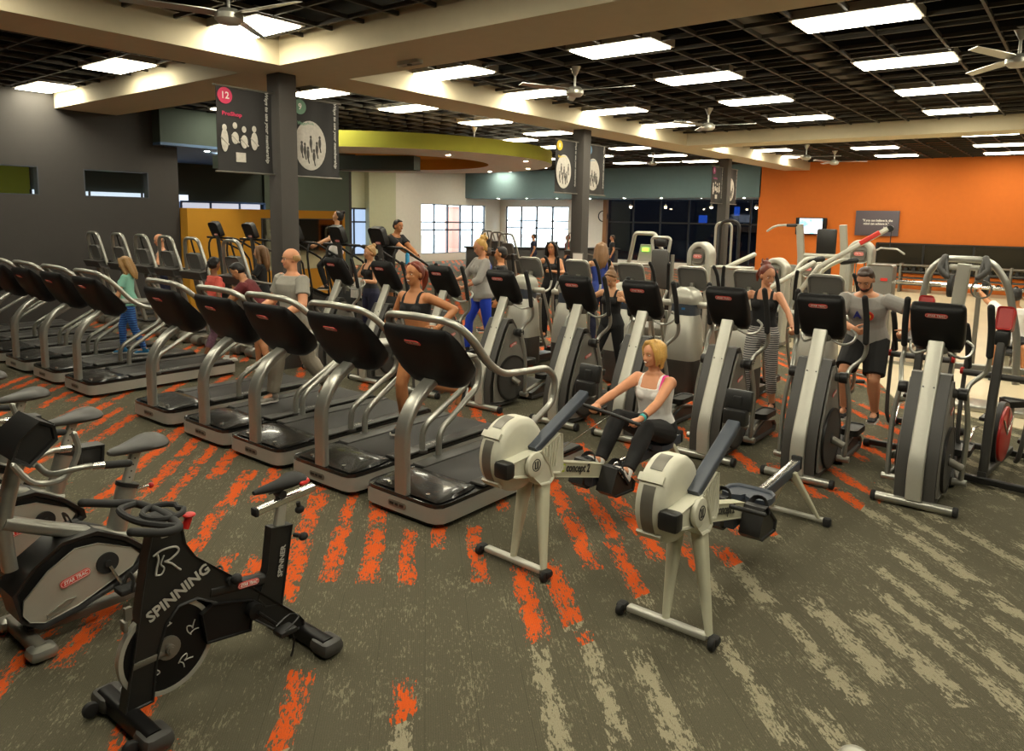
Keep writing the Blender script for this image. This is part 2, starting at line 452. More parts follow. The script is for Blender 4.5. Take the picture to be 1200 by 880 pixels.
    if st == 'short': cap(.006); hb.ell(hp(0, .05, .178), (.055*s, .035*s, .018*s), rot=HR_)
    elif st == 'fringe':
        for a in range(-7, 8):
            t = PI/2+PI+a*.225; hb.ell(hp(.074*math.cos(t), .0+.084*math.sin(t), .09), (.016*s, .016*s, .038*s), rot=HR_)
    elif st == 'bald':
        hb.ell(hp(0, -.03, .085), (.075*s, .073*s, .05*s), rot=HR_)
    elif st == 'bob':
        cap(.0, 1.05)
        for sx in (-1, 1):
            hb.tube([hp(.035*sx, .055, .185), hp(.075*sx, .045, .13), hp(.084*sx, .03, .06), hp(.074*sx, .03, .0)], [.02*s, .026*s, .026*s, .014*s], 10, cap='round')
            hb.tube([hp(.06*sx, -.02, .15), hp(.085*sx, -.015, .07), hp(.07*sx, -.02, -.02)], [.04*s, .032*s, .02*s], 10, cap='round')
        hb.tube([hp(0, -.06, .13), hp(0, -.075, .05), hp(0, -.06, -.02)], [.06*s, .055*s, .03*s], 10, cap='round')
        hb.tube([hp(-.03, .03, .205), hp(.02, .07, .185), hp(.065, .06, .14)], [.018*s, .02*s, .014*s], 8, cap='round')
    elif st in ('ponytail', 'braid'):
        cap(.0, 1.02)
        for sx in (-1, 1): hb.tube([hp(.02*sx, .06, .185), hp(.066*sx, .03, .15), hp(.074*sx, -.01, .1)], [.014*s, .016*s, .014*s], 8, cap='round')
        hb.ell(hp(0, -.11, .11), .026*s)
        if st == 'ponytail': hb.tube([hp(.005, -.11, .12), hp(.02, -.165, .09), hp(.03, -.18, .0), hp(.035, -.155, -.09)], [.024*s, .036*s, .034*s, .012*s], 10, k=3, cap='round')
        else:
            pts = smooth_path([hp(0, -.11, .10), hp(0, -.135, .02), hp(0, -.135, -.08), hp(0, -.13, -.2)], 5)
            for i, p in enumerate(pts): hb.ell(p+HR_ @ V(((-1)**i*.006*s, 0, 0)), (.019-.0006*i)*s)
    elif st == 'bun':
        cap(.0, 1.02); hb.ell(hp(0, -.075, .2), (.04*s, .038*s, .034*s)); hb.ell(hp(.012, -.09, .215), .022*s)
        for sx in (-1, 1): hb.tube([hp(.02*sx, .06, .185), hp(.066*sx, .03, .15), hp(.074*sx, -.01, .1)], [.014*s, .016*s, .014*s], 8, cap='round')
    elif st in ('long', 'curly'):
        cap(.0, 1.06)
        for sx in (-1, 1):
            hb.tube([hp(.03*sx, .058, .185), hp(.078*sx, .04, .12), hp(.09*sx, .02, .02), hp(.10*sx, .0, -.09), hp(.09*sx, .01, -.17)], [.018*s, .03*s, .034*s, .034*s, .016*s], 10, k=2, cap='round')
            hb.tube([hp(.05*sx, -.05, .14), hp(.07*sx, -.07, .02), hp(.06*sx, -.09, -.12), hp(.05*sx, -.09, -.2)], [.045*s, .045*s, .042*s, .02*s], 10, k=2, cap='round')
        hb.tube([hp(0, -.08, .12), hp(0, -.1, 0), hp(0, -.105, -.13), hp(0, -.1, -.22)], [.05*s, .055*s, .05*s, .024*s], 10, k=2, cap='round')
        if st == 'curly':
            rnd = random.Random(3)
            for i in range(70):
                a = rnd.uniform(.15*PI+PI*.9, 2*PI-.05*PI) if i % 2 else rnd.choice((-.1, PI+.1)); z = rnd.uniform(-.17, .19)
                w = .085 if z < .1 else .07
                hb.ell(hp(w*1.25*math.cos(a), w*1.15*math.sin(a)-.01, z), rnd.uniform(.018, .03)*s, n=8, k=6)
    elif st == 'poof':
        cap(0, 1.03); hb.ell(hp(0, -.085, .19), (.052*s, .05*s, .046*s))
        rnd = random.Random(5)
        for i in range(26): hb.ell(hp(rnd.uniform(-.05, .05), rnd.uniform(-.14, -.05), rnd.uniform(.14, .24)), rnd.uniform(.012, .02)*s, n=8, k=6)
        hb.tube([hp(.03, -.1, .12), hp(.05, -.12, .05), hp(.05, -.11, -.02)], [.03*s, .03*s, .012*s], 8, cap='round')
    remesh(hb, 'hair', HR[hc], .007, 9, root)
    # clothes -------------------------------------------------------------
    if top:
        kind, m = top[0], top[1]; b = MB()
        if kind in ('tank', 'bra', 'cami'):
            t0 = .24 if kind == 'bra' else -.05
            torso(b, t0, .40, .007, .0 if kind != 'cami' else .02)
            for sx in (-1, 1):
                b.tube([at(.37, .085*sx, .085), at(.43, .09*sx, .07), at(.478, .085*sx, .02), at(.475, .08*sx, -.04), at(.42, .075*sx, -.09), at(.36, .06*sx, -.095)], [.02*s, .019*s, .018*s, .018*s, .018*s, .02*s], 8, k=2, cap='round')
        else:
            torso(b, -.09 if kind != 'hoodie' else -.12, .487, .012 if kind != 'hoodie' else .022, .03)
            for sx in (-1, 1):
                el, wr, hd, pm = arm[sx]; e = .010 if kind != 'hoodie' else .02; w = g*(.9 if f else 1.15)
                b.ell(sh[sx]-(V((0,0,.008))*s), (.05*w+.006)*s)
                if kind == 'tee': b.tube([sh[sx].lerp(el, -.05), sh[sx].lerp(el, .3), sh[sx].lerp(el, .62)], [(.052*w+e)*s, (.05*w+e)*s, (.05*w+e+.004)*s], 12)
                elif kind == 'hoodie':
                    b.tube([sh[sx], sh[sx].lerp(el, .5), el], [(.05*w+e)*s, (.048*w+e)*s, (.04*w+e)*s], 12, cap='round'); b.tube([el, el.lerp(wr, .35)], [(.042*w+e)*s, (.042*w+e)*s], 12)
                elif kind == 'long':
                    b.tube([sh[sx], sh[sx].lerp(el, .5), el], [(.05*w+e)*s, (.048*w+e)*s, (.04*w+e)*s], 12, cap='round'); b.tube([el, el.lerp(wr, .95)], [(.042*w+e)*s, (.03*w+e)*s], 12)
        to = remesh(b, {'tank':'tank_top','bra':'sports_bra','cami':'tank_top','tee':'shirt','hoodie':'hooded_jacket','long':'shirt'}[kind], m, max(vox*.9, .008), 4, root)
        if extra == 'AO':
            Xm = basis(at(.34, 0, .112*g+.03), at(.3, -1)-at(.3, 0), at(1, 0)-at(0, 0))
            text('lettering', 'A', .10*s, M_('letter_blue', S(40,44,120)), to, Xm @ Matrix.Translation((-.05*s, 0, .0)), .008, bold=.003)
            r = MB(); r.disc_ring((0,0,0), (0,0,1), .022*s, .046*s, .018, 24); o = r.build('emblem', M_('emblem_red', S(206,52,32)), to); o.data.transform(Xm @ Matrix.Translation((.055*s, 0, 0)))
            r = MB(); r.cyl((0,0,-.009), (0,0,.009), .024*s, 20); o2 = r.build('emblem_centre', M_('emblem_yellow', S(236,190,40)), to); o2.data.transform(Xm @ Matrix.Translation((.055*s, 0, 0)))
    if bottom:
        kind, m = bottom[0], bottom[1]; b = MB(); loose = kind in ('shorts', 'pants')
        torso(b, -.10, .09 if not loose else .07, .008 if not loose else .016)
        for sx in (-1, 1):
            hip, kn, an, fd = leg[sx]; e = .006 if not loose else .022
            if kind == 'shorts': b.tube([hip, hip.lerp(kn, .4), hip.lerp(kn, .88)], [(.094*g+e)*s, (.088*g+e)*s, (.078*g+e)*s], 14)
            elif kind == 'briefs': b.tube([hip, hip.lerp(kn, .3)], [(.094*g+e)*s, (.088*g+e)*s], 14)
            else:
                b.tube([hip, hip.lerp(kn, .35), kn], [(.092*g+e)*s, (.083*g+e)*s, (.056*g+e)*s], 14, cap='round')
                fr = {'leggings': .93, 'capri': .62, 'pants': .95}[kind]
                b.tube([kn, kn.lerp(an, .3), kn.lerp(an, fr)], [(.055*g+e)*s, (.058*g+e)*s, ((.042 if kind != 'capri' else .05)*g+e)*s], 12)
                b.ell(kn.lerp(an, .3)-fd*.018*s, ((.045*g+e)*s, (.045*g+e)*s, .09*s))
        remesh(b, {'leggings':'leggings','capri':'leggings','pants':'trousers','shorts':'shorts','briefs':'shorts'}[kind], m, max(vox*.9, .008), 4, root)
    if shoes:
        for sx in (-1, 1):
            hip, kn, an, fd = leg[sx]; side = V((-fd.y, fd.x, 0)).normalized() if abs(fd.z) < .95 else V((1,0,0)); upv = side.cross(fd)*-1
            if upv.z < 0 and abs(fd.z) < .8: upv = -upv
            R = Matrix((side, fd, upv)).transposed()
            A = an-upv*.045*s
            b = MB(); b.ell(A+fd*-.015*s+upv*.012*s, (.04*s, .055*s, .045*s), rot=R); b.ell(A+fd*.07*s-upv*.004*s, (.043*s, .085*s, .034*s), rot=R); b.ell(A+fd*.125*s-upv*.012*s, (.04*s, .05*s, .025*s), rot=R)
            b.tube([an-upv*.03*s, an+(kn-an).normalized()*.03*s], [.044*s, .042*s], 12)
            so = remesh(b, 'shoe', shoes[0], .007, 3, root)
            b = MB(); pr = [(-.036, -.05), (.036, -.05), (.044, 0), (.04, .06), (.05, .12), (.036, .17), (0, .185), (-.036, .17), (-.05, .12), (-.04, .06), (-.044, 0)]
            b.prism([(x*s, y*s) for x, y in pr], -.036*s, -.016*s, axis='z', bev=.006*s, X=Matrix.Translation(A) @ R.to_4x4()); b.build('sole', shoes[1], so)
            b = MB()
            for j in range(3): b.tube([A+fd*(.045+.022*j)*s+side*.02*s+upv*(.036-.007*j)*s, A+fd*(.045+.022*j)*s+upv*(.040-.007*j)*s, A+fd*(.045+.022*j)*s-side*.02*s+upv*(.036-.007*j)*s], .0035*s, 5)
            b.build('laces', shoes[1], so)
    return root, dict(at=at, arm=arm, leg=leg, hp=hp, sh=sh, s=s)
def M_(n, c, r=.6): return mat(n, c, r, 0, .08, 60)
# ------------------------------------------------------------------ treadmill
def make_treadmill():
    t = thing('treadmill')
    base = [(-.43,.14),(-.42,.06),(-.38,.015),(-.31,0),(.31,0),(.38,.015),(.42,.06),(.43,.14),(.43,1.98),(-.43,1.98)]
    one('base', M['base'], t, lambda b: b.prism(base, .045, .165, axis='z', bev=.012))
    b = MB(); b.prism([(x*.99, y*.995+.004) for x, y in base], .165, .195, axis='z', bev=.01); b.prism([(x*.93, y*.98+.02) for x, y in base], .02, .05, axis='z'); b.build('deck_cover', M['hood'], t)
    for sx in (-1, 1): one('side_rail', M['dgrey'], t, lambda b: b.box((sx*.335, 1.25, .205), (.15, 1.42, .022), bev=.008))
    b = MB(); b.box((0, 1.22, .199), (.52, 1.46, .012), bev=.005); b.build('running_belt', M['belt'], t)
    # motor hood: smooth raised hump
    b = MB(); R = []
    for y, w, h in ((.05,.36,.198),(.08,.375,.205),(.16,.38,.215),(.26,.38,.228),(.36,.375,.240),(.42,.365,.238),(.52,.34,.205)):
        R.append([V((w*c, y, .195)) for c in (1,)]+[V((w*math.cos(a), y, .195+(h-.195)*math.sin(a)**.35)) for a in [PI*j/12 for j in range(1, 12)]]+[V((-w, y, .195))])
    b.rings(R); b.build('motor_hood', M['hood'], t)
    for sx in (-1, 1): one('screw', M['chrome'], t, lambda b: b.cyl((sx*.22, .1, .2), (sx*.22, .1, .222), .018, 12))
    # socket panel on the front right
    b = MB(); b.prism(rrect(.20, .05, .02), .0, -.004, axis='y'); o = b.build('socket_panel', M['silver_dk'], t); o.location = (-.02, 0, .105)
    b = MB()
    for i, w in enumerate((.045, .03, .04)): b.box((-.06+.055*i, -.005, 0), (w, .004, .02))
    b.build('socket', M['black'], o)
    # front post
    prof = rrect(.135, .065, .02)
    pts = round_corners([(0,.04,.19),(0,.04,.72),(0,.18,.93),(0,.44,1.09)], .24, 8)
    po = one('front_post', M['silver'], t, lambda b: b.tube(pts, 1, prof=prof, up=V((1,0,0))))
    one('sticker', M['badge'], po, lambda b: b.add([(-.02,.31,1.028),(.02,.31,1.028),(.02,.335,1.05),(-.02,.335,1.05)], [[0,1,2,3]]))
    # console shell
    A = V((0,.17,1.50)); B = V((0,.60,1.06)); d = (B-A).normalized(); n = V((0,-d.z, d.y)) if False else V((1,0,0)).cross(d)   # n points to the front underside
    if n.y > 0: n = -n
    b = MB(); R = []
    for k, w, th in ((0,.33,.02),(.04,.36,.06),(.18,.385,.11),(.4,.385,.16),(.62,.37,.19),(.8,.33,.20),(.93,.27,.16),(1.0,.22,.08)):
        c = A.lerp(B, k); r = []
        for j in range(21):
            a = PI*j/20; x = w*math.copysign(abs(math.cos(a))**.45, math.cos(a)); y = th*abs(math.sin(a))**.6; r.append(c+V((x, 0, 0))+n*y)
        R.append(r)
    b.rings(R); con = b.build('console', M['gloss'], t, ang=50)
    b = MB(); X = basis(A.lerp(B, .46)-n*.004, (-1,0,0), -d); b.prism(rrect(.66, .50, .06), 0, .012, axis='z', X=X); pn = b.build('control_panel', M['dgrey'], t)
    b = MB(); b.prism([(x, y+.1) for x, y in rrect(.34, .2, .02)], .012, .015, axis='z', X=X); b.build('screen', M['screen'], pn)
    c0 = A.lerp(B, .12)+n*.104
    badge(con, c0, (1,0,0), -d+n*.05, .17, .056)
    # rim and hand rails: one continuous tube
    rail = [(.40,.86,.19),(.40,.86,.42),(.42,1.18,.60),(.44,1.44,.74),(.44,1.46,.95),(.44,1.33,1.06),(.44,1.03,1.075),(.45,.72,1.10),(.45,.55,1.20),(.44,.36,1.42),(.40,.25,1.525),(.30,.19,1.57),(.16,.17,1.575)]
    full = [V(p) for p in rail] + [V((0,.165,1.582))] + [V((-x,y,z)) for x, y, z in rail[::-1]]
    path = round_corners(full, .12, 5)
    one('handrail', M['silver'], t, lambda b: b.tube(path, .029, 12))
    inner = [(.385,1.35,1.055),(.385,1.03,1.068),(.39,.72,1.095),(.395,.56,1.2),(.39,.38,1.41),(.37,.27,1.51),(.30,.23,1.55)]
    full2 = [V(p) for p in inner]+[V((0,.205,1.56))]+[V((-x,y,z)) for x, y, z in inner[::-1]]
    one('inner_rail', M['silver_dk'], t, lambda b: b.tube(round_corners(full2, .1, 4), .018, 8))
    for sx in (-1, 1): one('rail_foot', M['dgrey'], t, lambda b: b.cyl((sx*.40,.86,.19), (sx*.40,.86,.215), .05, 14))
    text('deck_lettering', 'STAR TRAC', .06, M['silink'], t, basis((.335, 1.05, .2175), (0,1,0), (-1,0,0)), .0006, .25, .001, width=.30)
    return t
# ------------------------------------------------------------------ elliptical cross trainer
def make_elliptical():
    t = thing('elliptical_trainer')
    f = one('front_foot', M['silver'], t, lambda b: b.cyl((-.285,0,.05), (.285,0,.05), .036, 20))
    for sx in (-1, 1): one('end_cap', M['rubber'], f, lambda b: b._cylb(V((sx*.285,0,.05)), V((sx*.325,0,.05)), .043, 18, None, .01))
    sp = round_corners([(0,-.02,.085),(0,-.035,.36),(0,.10,.66),(0,.44,1.36)], .3, 8)
    s = one('spine', M['silver_lt'], t, lambda b: b.tube(sp, 1, prof=rrect(.125,.05,.015), up=V((1,0,0))))
    for x in (-.04, .04): one('screw', M['dgrey'], s, lambda b: b.cyl((x, .237, .995), (x, .229, .999), .007, 8))
    side = [(0,.06),(-.01,.3),(.03,.5),(.12,.72),(.25,.98),(.33,1.10),(.42,1.10),(.50,1.0),(.60,.80),(.68,.60),(.74,.38),(.72,.2),(.62,.08),(.45,.04),(.15,.04)]
    one('body_shell', M['dgrey'], t, lambda b: b.prism(side, -.15, .15, bev=.045, seg=4))
    for sx in (-1, 1):
        w = one('side_cover', M['shell'], t, lambda b: b.prism([(y*.86+.07, z*.9+.05) for y, z in side], sx*.145, sx*.165, bev=.008))
        d = one('disc_cover', M['dgrey'], w, lambda b: (b.cyl((sx*.15,.40,.36), (sx*.180,.40,.36), .265, 36), b.cyl((sx*.18,.40,.36), (sx*.19,.40,.36), .05, 20)))
        one('disc_rim', M['black'], w, lambda b: b.disc_ring((sx*.172,.40,.36), (1,0,0), .262, .285, .022, 40))
        badge(w, (sx*.167,.42,.78), (0,sx,.25), (0,-.25*sx if sx<0 else -.25,1), .13, .035)
    # console
    A = V((0,.33,1.70)); B = V((0,.58,1.30)); d = (B-A).normalized(); n = V((1,0,0)).cross(d)
    if n.y > 0: n = -n
    Rr = []
    for k, w, th in ((0,.18,.02),(.03,.197,.06),(.1,.207,.09),(.5,.208,.11),(.85,.20,.10),(.97,.185,.07),(1,.16,.02)):
        c = A.lerp(B, k); r = []
        for j in range(24):
            a = 2*PI*j/24; x = w*math.copysign(abs(math.cos(a))**.35, math.cos(a)); y = th*math.copysign(abs(math.sin(a))**.5, math.sin(a))*(1 if math.sin(a) > 0 else .25); r.append(c+V((x,0,0))+n*y)
        Rr.append(r)
    b = MB(); b.rings(Rr); con = b.build('console', M['gloss'], t, ang=50)
    X = basis(A.lerp(B, .5)-n*.027, (-1,0,0), -d)
    one('screen', M['screen'], con, lambda b: b.prism(rrect(.24,.2,.02), 0, .004, axis='z', X=X))
    one('console_trim', M['silver_dk'], con, lambda b: b.box(A.lerp(B, 1.02)+n*.03, (.34,.06,.02), bev=.008))
    badge(con, A.lerp(B, .14)+n*.094, (1,0,0), -d+n*.06, .17, .045)
    one('console_neck', M['silver_dk'], t, lambda b: b.box((0,.50,1.30), (.16,.10,.10), bev=.02))
    for sx in (-1, 1):
        one('static_handle', M['silver'], t, lambda b: b.tube([(sx*.07,.52,1.27),(sx*.17,.56,1.22),(sx*.23,.66,1.24),(sx*.24,.74,1.30),(sx*.19,.76,1.34)], .013, 8, k=3, cap='round'))
    # pivot and arms
    one('pivot_tube', M['dgrey'], t, lambda b: b.cyl((-.20,.46,.93), (.20,.46,.93), .042, 18))
    for sx in (-1, 1):
        one('pivot_hub', M['black'], t, lambda b: b._cylb(V((sx*.19,.46,.93)), V((sx*.265,.46,.93)), .052, 18, None, .008))
        dy = .06*sx; gy = -.02 if sx > 0 else -.20; gx = .385 if sx > 0 else .285
        one('lower_arm', M['silver'], t, lambda b: (b.tube([(sx*.25,.46,.93),(sx*.28,.46+dy,.62),(sx*.265,.42+dy*2,.16)], .022, 10, k=5), b.cyl((sx*.20,.42+dy*2,.14), (sx*.31,.42+dy*2,.14), .03, 14)))
        ua = one('upper_arm', M['silver'], t, lambda b: b.tube([(sx*.25,.46,.95),(sx*.27,.50-gy*.3,1.02),(sx*(gx*.7+.09),.52-gy*.6,1.12),(sx*gx,.50-gy,1.22),(sx*gx,.46-gy,1.32)], .02, 10, k=4))
        one('grip', M['rubber'], ua, lambda b: b.tube([(sx*gx,.46-gy,1.28),(sx*gx,.42-gy,1.48),(sx*(gx-.01),.38-gy,1.62),(sx*(gx-.015),.36-gy,1.69)], .027, 12, k=3, cap='round'))
        pa = one('pedal_arm', M['silver_dk'], t, lambda b: (b.tube([(sx*.25,.42+dy*2,.15),(sx*.2,.8,.22-.04*sx),(sx*.18,1.15,.30-.06*sx)], .024, 10, k=3), b.cyl((sx*.15,.40,.36), (sx*.28,.42,.30), .035, 14)))
        z = .34-.06*sx
        one('pedal', M['black'], pa, lambda b: b.prism([(sx*.19+x, 1.12+y) for x, y in rrect(.17,.38,.06)], z-.02, z+.04, axis='z', bev=.015))
    one('rear_base', M['dgrey'], t, lambda b: b.prism([(.78,.02),(1.5,.02),(1.53,.08),(1.45,.15),(1.15,.20),(.95,.14),(.78,.1)], -.20, .20, bev=.03))
    return t
# ------------------------------------------------------------------ rower
def make_rower():
    t = thing('rowing_machine')
    f = one('front_foot', M['silver_lt'], t, lambda b: b.box((-.02,.02,.05), (.50,.06,.035), bev=.01))
    for x in (-.31, .27):
        one('caster', M['rubber'], f, lambda b: (b._cylb(V((x-.015,-.01,.036)), V((x+.02,-.01,.036)), .036, 16, None, .008), b.box((x,.02,.045), (.06,.07,.05), bev=.015)))
    # legs
    for x0, x1 in ((-.07, -.03), (.05, .235)):
        R = []
        for k in range(9):
            q = k/8; w = .04*(1-q)+.02*q; dd = .062*(1-q)+.024*q; c = V((x0*(1-q)+x1*q, .22*(1-q)+.03*q, .66*(1-q)+.06*q)); R.append([c+V((u, v, 0)) for u, v in rrect(2*w, 2*dd, .02)])
        b = MB(); b.rings(R); b.build('leg', M['cream'], t)
    # flywheel housing, axis along x
    c = V((-.03, .02, .795)); r = .25
    def drum(b):
        prof = [(-.115,.0),(-.115,.12),(-.11,.20),(-.095,.238),(-.06,.25),(.03,.25),(.055,.235),(.07,.20),(.075,.12),(.075,0.001)]
        R = []
        for x, q in prof: R.append([c+V((x, max(q,.001)*math.cos(a), max(q,.001)*math.sin(a))) for a in [2*PI*j/44 for j in range(44)]])
        b.rings(R)
    fl = one('flywheel_housing', M['white'], t, drum)
    def arcband(b, a0, a1, x0, x1, rr, th):
        R = []
        for j in range(19):
            a = math.radians(a0+(a1-a0)*j/18); R.append([c+V((x, q*math.cos(a), q*math.sin(a))) for x, q in ((x0,rr),(x1,rr),(x1,rr+th),(x0,rr+th))])
        b.rings(R)
    [one('vent_screen', M['silver_dk'], fl, lambda b: arcband(b, q0, q1, -.058, .015, .249, .004)) for q0, q1 in ((150, 215), (95, 128))]
    [one('housing_clip', M['white'], fl, lambda b: arcband(b, q0, q0+10, -.10, .05, .245, .018)) for q0 in (136, 216)]
    # cross box, hub and finned cover on the right
    bx = one('chain_housing', M['white'], t, lambda b: b.prism([(-.17,.705),(-.17,.805),(.0,.82),(.12,.82),(.22,.70),(.26,.60),(.22,.57),(.12,.58),(.03,.66)], .02, .13, bev=.014))
    one('end_block', M['black'], bx, lambda b: b.box((.075,-.195,.755), (.12,.085,.11), bev=.02))
    hub = one('hub_cap', M['white'], bx, lambda b: b._cylb(V((.12,.03,.75)), V((.155,.03,.75)), .085, 26, None, .012))
    def emblem(b):
        b.disc_ring((.157,.03,.75), (1,0,0), .036, .042, .003, 24)
        pass
    one('emblem', M['dink'], hub, emblem)
    for yy, zz, a_, b__ in ((.018,.75,.012,.05),(.042,.75,.012,.05),(.03,.727,.03,.008)): one('emblem_bar', M['dink'], hub, lambda b: b.box((.1565,yy,zz), (.003,a_,b__)))
    fc = one('finned_cover', M['white'], t, lambda b: b.prism([(.10,.66),(.36,.60),(.385,.64),(.37,.88),(.34,.89),(.10,.80)], .02, .11, bev=.01))
    def fins(b):
        for i in range(7):
            k = i/6; b.tube([(.112,.14+.025*i,.68-.002*i),(.112,.125+.034*i,.80+.011*i)], .005, 6)
    one('fin', M['white'], fc, fins)
    # monitor arm
    ma = one('monitor_arm', M['slate'], t, lambda b: b.tube([(.07,.08,.82),(.06,.74,1.13)], 1, prof=rrect(.085,.055,.012), up=V((1,0,0))))
    mo = one('monitor', M['black'], t, lambda b: (b.box((.06,.74,1.24), (.17,.05,.13), rot=Matrix.Rotation(math.radians(-12),3,'X'), bev=.012), b.box((.06,.70,1.14), (.15,.07,.10), bev=.012), b.box((.06,.73,1.17),(.06,.05,.2),bev=.01)))
    one('screen', M['screen'], mo, lambda b: b.box((.06,.768,1.25), (.12,.006,.08), rot=Matrix.Rotation(math.radians(-12),3,'X')))
    # front beam with lettering
    bm = one('front_beam', M['cream'], t, lambda b: b.prism([(.20,.70),(.24,.59),(.95,.40),(.97,.43),(.97,.50),(.40,.66)], -.03, .06, bev=.006))
    dv = V((0,.71,-.19)).normalized(); up = V((0,.26,1))
    X = basis((.0615,.63,.556), dv, up)
    text('lettering', 'concept 2', .085, M['dink'], bm, X, .001, 0, .002, width=.30)
    one('logo_mark', M['green'], bm, lambda b: (b.prism(rrect(.05,.06,.012), 0, .002, axis='z', X=X @ Matrix.Translation((-.195,0,0))),))
    one('logo_inner', M['cream'], bm, lambda b: b.prism(rrect(.022,.034,.006), 0, .003, axis='z', X=X @ Matrix.Translation((-.189,0,0))))
    # foot stretchers
    for sx in (-1, 1):
        fo = one('footrest', M['black'], t, lambda b: b.prism([(.86,.33),(.93,.28),(1.18,.27),(1.20,.34),(1.0,.50),(.94,.50)], sx*.06 if sx>0 else -.07, sx*.20, bev=.015))
        one('strap', M['rubber'], fo, lambda b: b.tube([(sx*.06,1.0,.45),(sx*.09,1.05,.52),(sx*.16,1.05,.52),(sx*.20,1.0,.44)], 1, prof=rrect(.006,.04,.002), k=3, up=V((0,.8,.6))))
    # monorail
    mr = one('monorail', M['slate'], t, lambda b: b.tube([(0,.85,.385),(0,2.22,.42)], 1, prof=rrect(.07,.085,.008), up=V((1,0,0))))
    one('rail_track', M['chrome'], mr, lambda b: b.tube([(0,.95,.43),(0,2.2,.462)], 1, prof=rrect(.055,.010,.003), up=V((1,0,0))))
    one('end_stop', M['rubber'], mr, lambda b: b.box((0,2.23,.44), (.085,.035,.11), bev=.012))
    # rear stand
    for x in (-.15, .22):
        R = []
        for k in range(7):
            q = k/6; c2 = V((x*(q*.9+.1), 2.05+.10*q, .41*(1-q)+.05*q)); w = .035*(1-q)+.015*q; R.append([c2+V((u,v,0)) for u, v in rrect(2*w, 2*w*.8, .008)])
        b = MB(); b.rings(R); b.build('rear_leg', M['cream'], t)
    rf = one('rear_foot', M['silver_lt'], t, lambda b: b.box((.03,2.16,.045), (.50,.05,.03), bev=.01))
    for x in (-.22, .28): one('foot_cap', M['rubber'], rf, lambda b: b.box((x,2.16,.035), (.06,.06,.07), bev=.015))
    return t
def add_seat(t, y, z=.5):
    se = one('seat', M['slate'], t, lambda b: (
        b.prism([(-.17,-.03),(-.15,-.10),(-.08,-.13),(-.02,-.10),(0,-.06),(.02,-.10),(.08,-.13),(.15,-.10),(.17,-.03),(.165,.06),(.12,.12),(0,.13),(-.12,.12),(-.165,.06)], z-.045, z, axis='z', bev=.02, seg=3, X=Matrix.Translation((0,y,0))),))
    one('seat_carriage', M['black'], se, lambda b: b.box((0,y,z-.055), (.12,.20,.035), bev=.01))
def add_handle(t, a, b_, ch):
    h = one('handle', M['black'], t, lambda b: b.tube([a, V(a).lerp(V(b_), .5)+V((0,.01,0)), b_], .016, 10, k=4, cap='round'))
    one('chain', M['chrome'], h, lambda b: b.tube([V(a).lerp(V(b_), .5), ch], .004, 6))
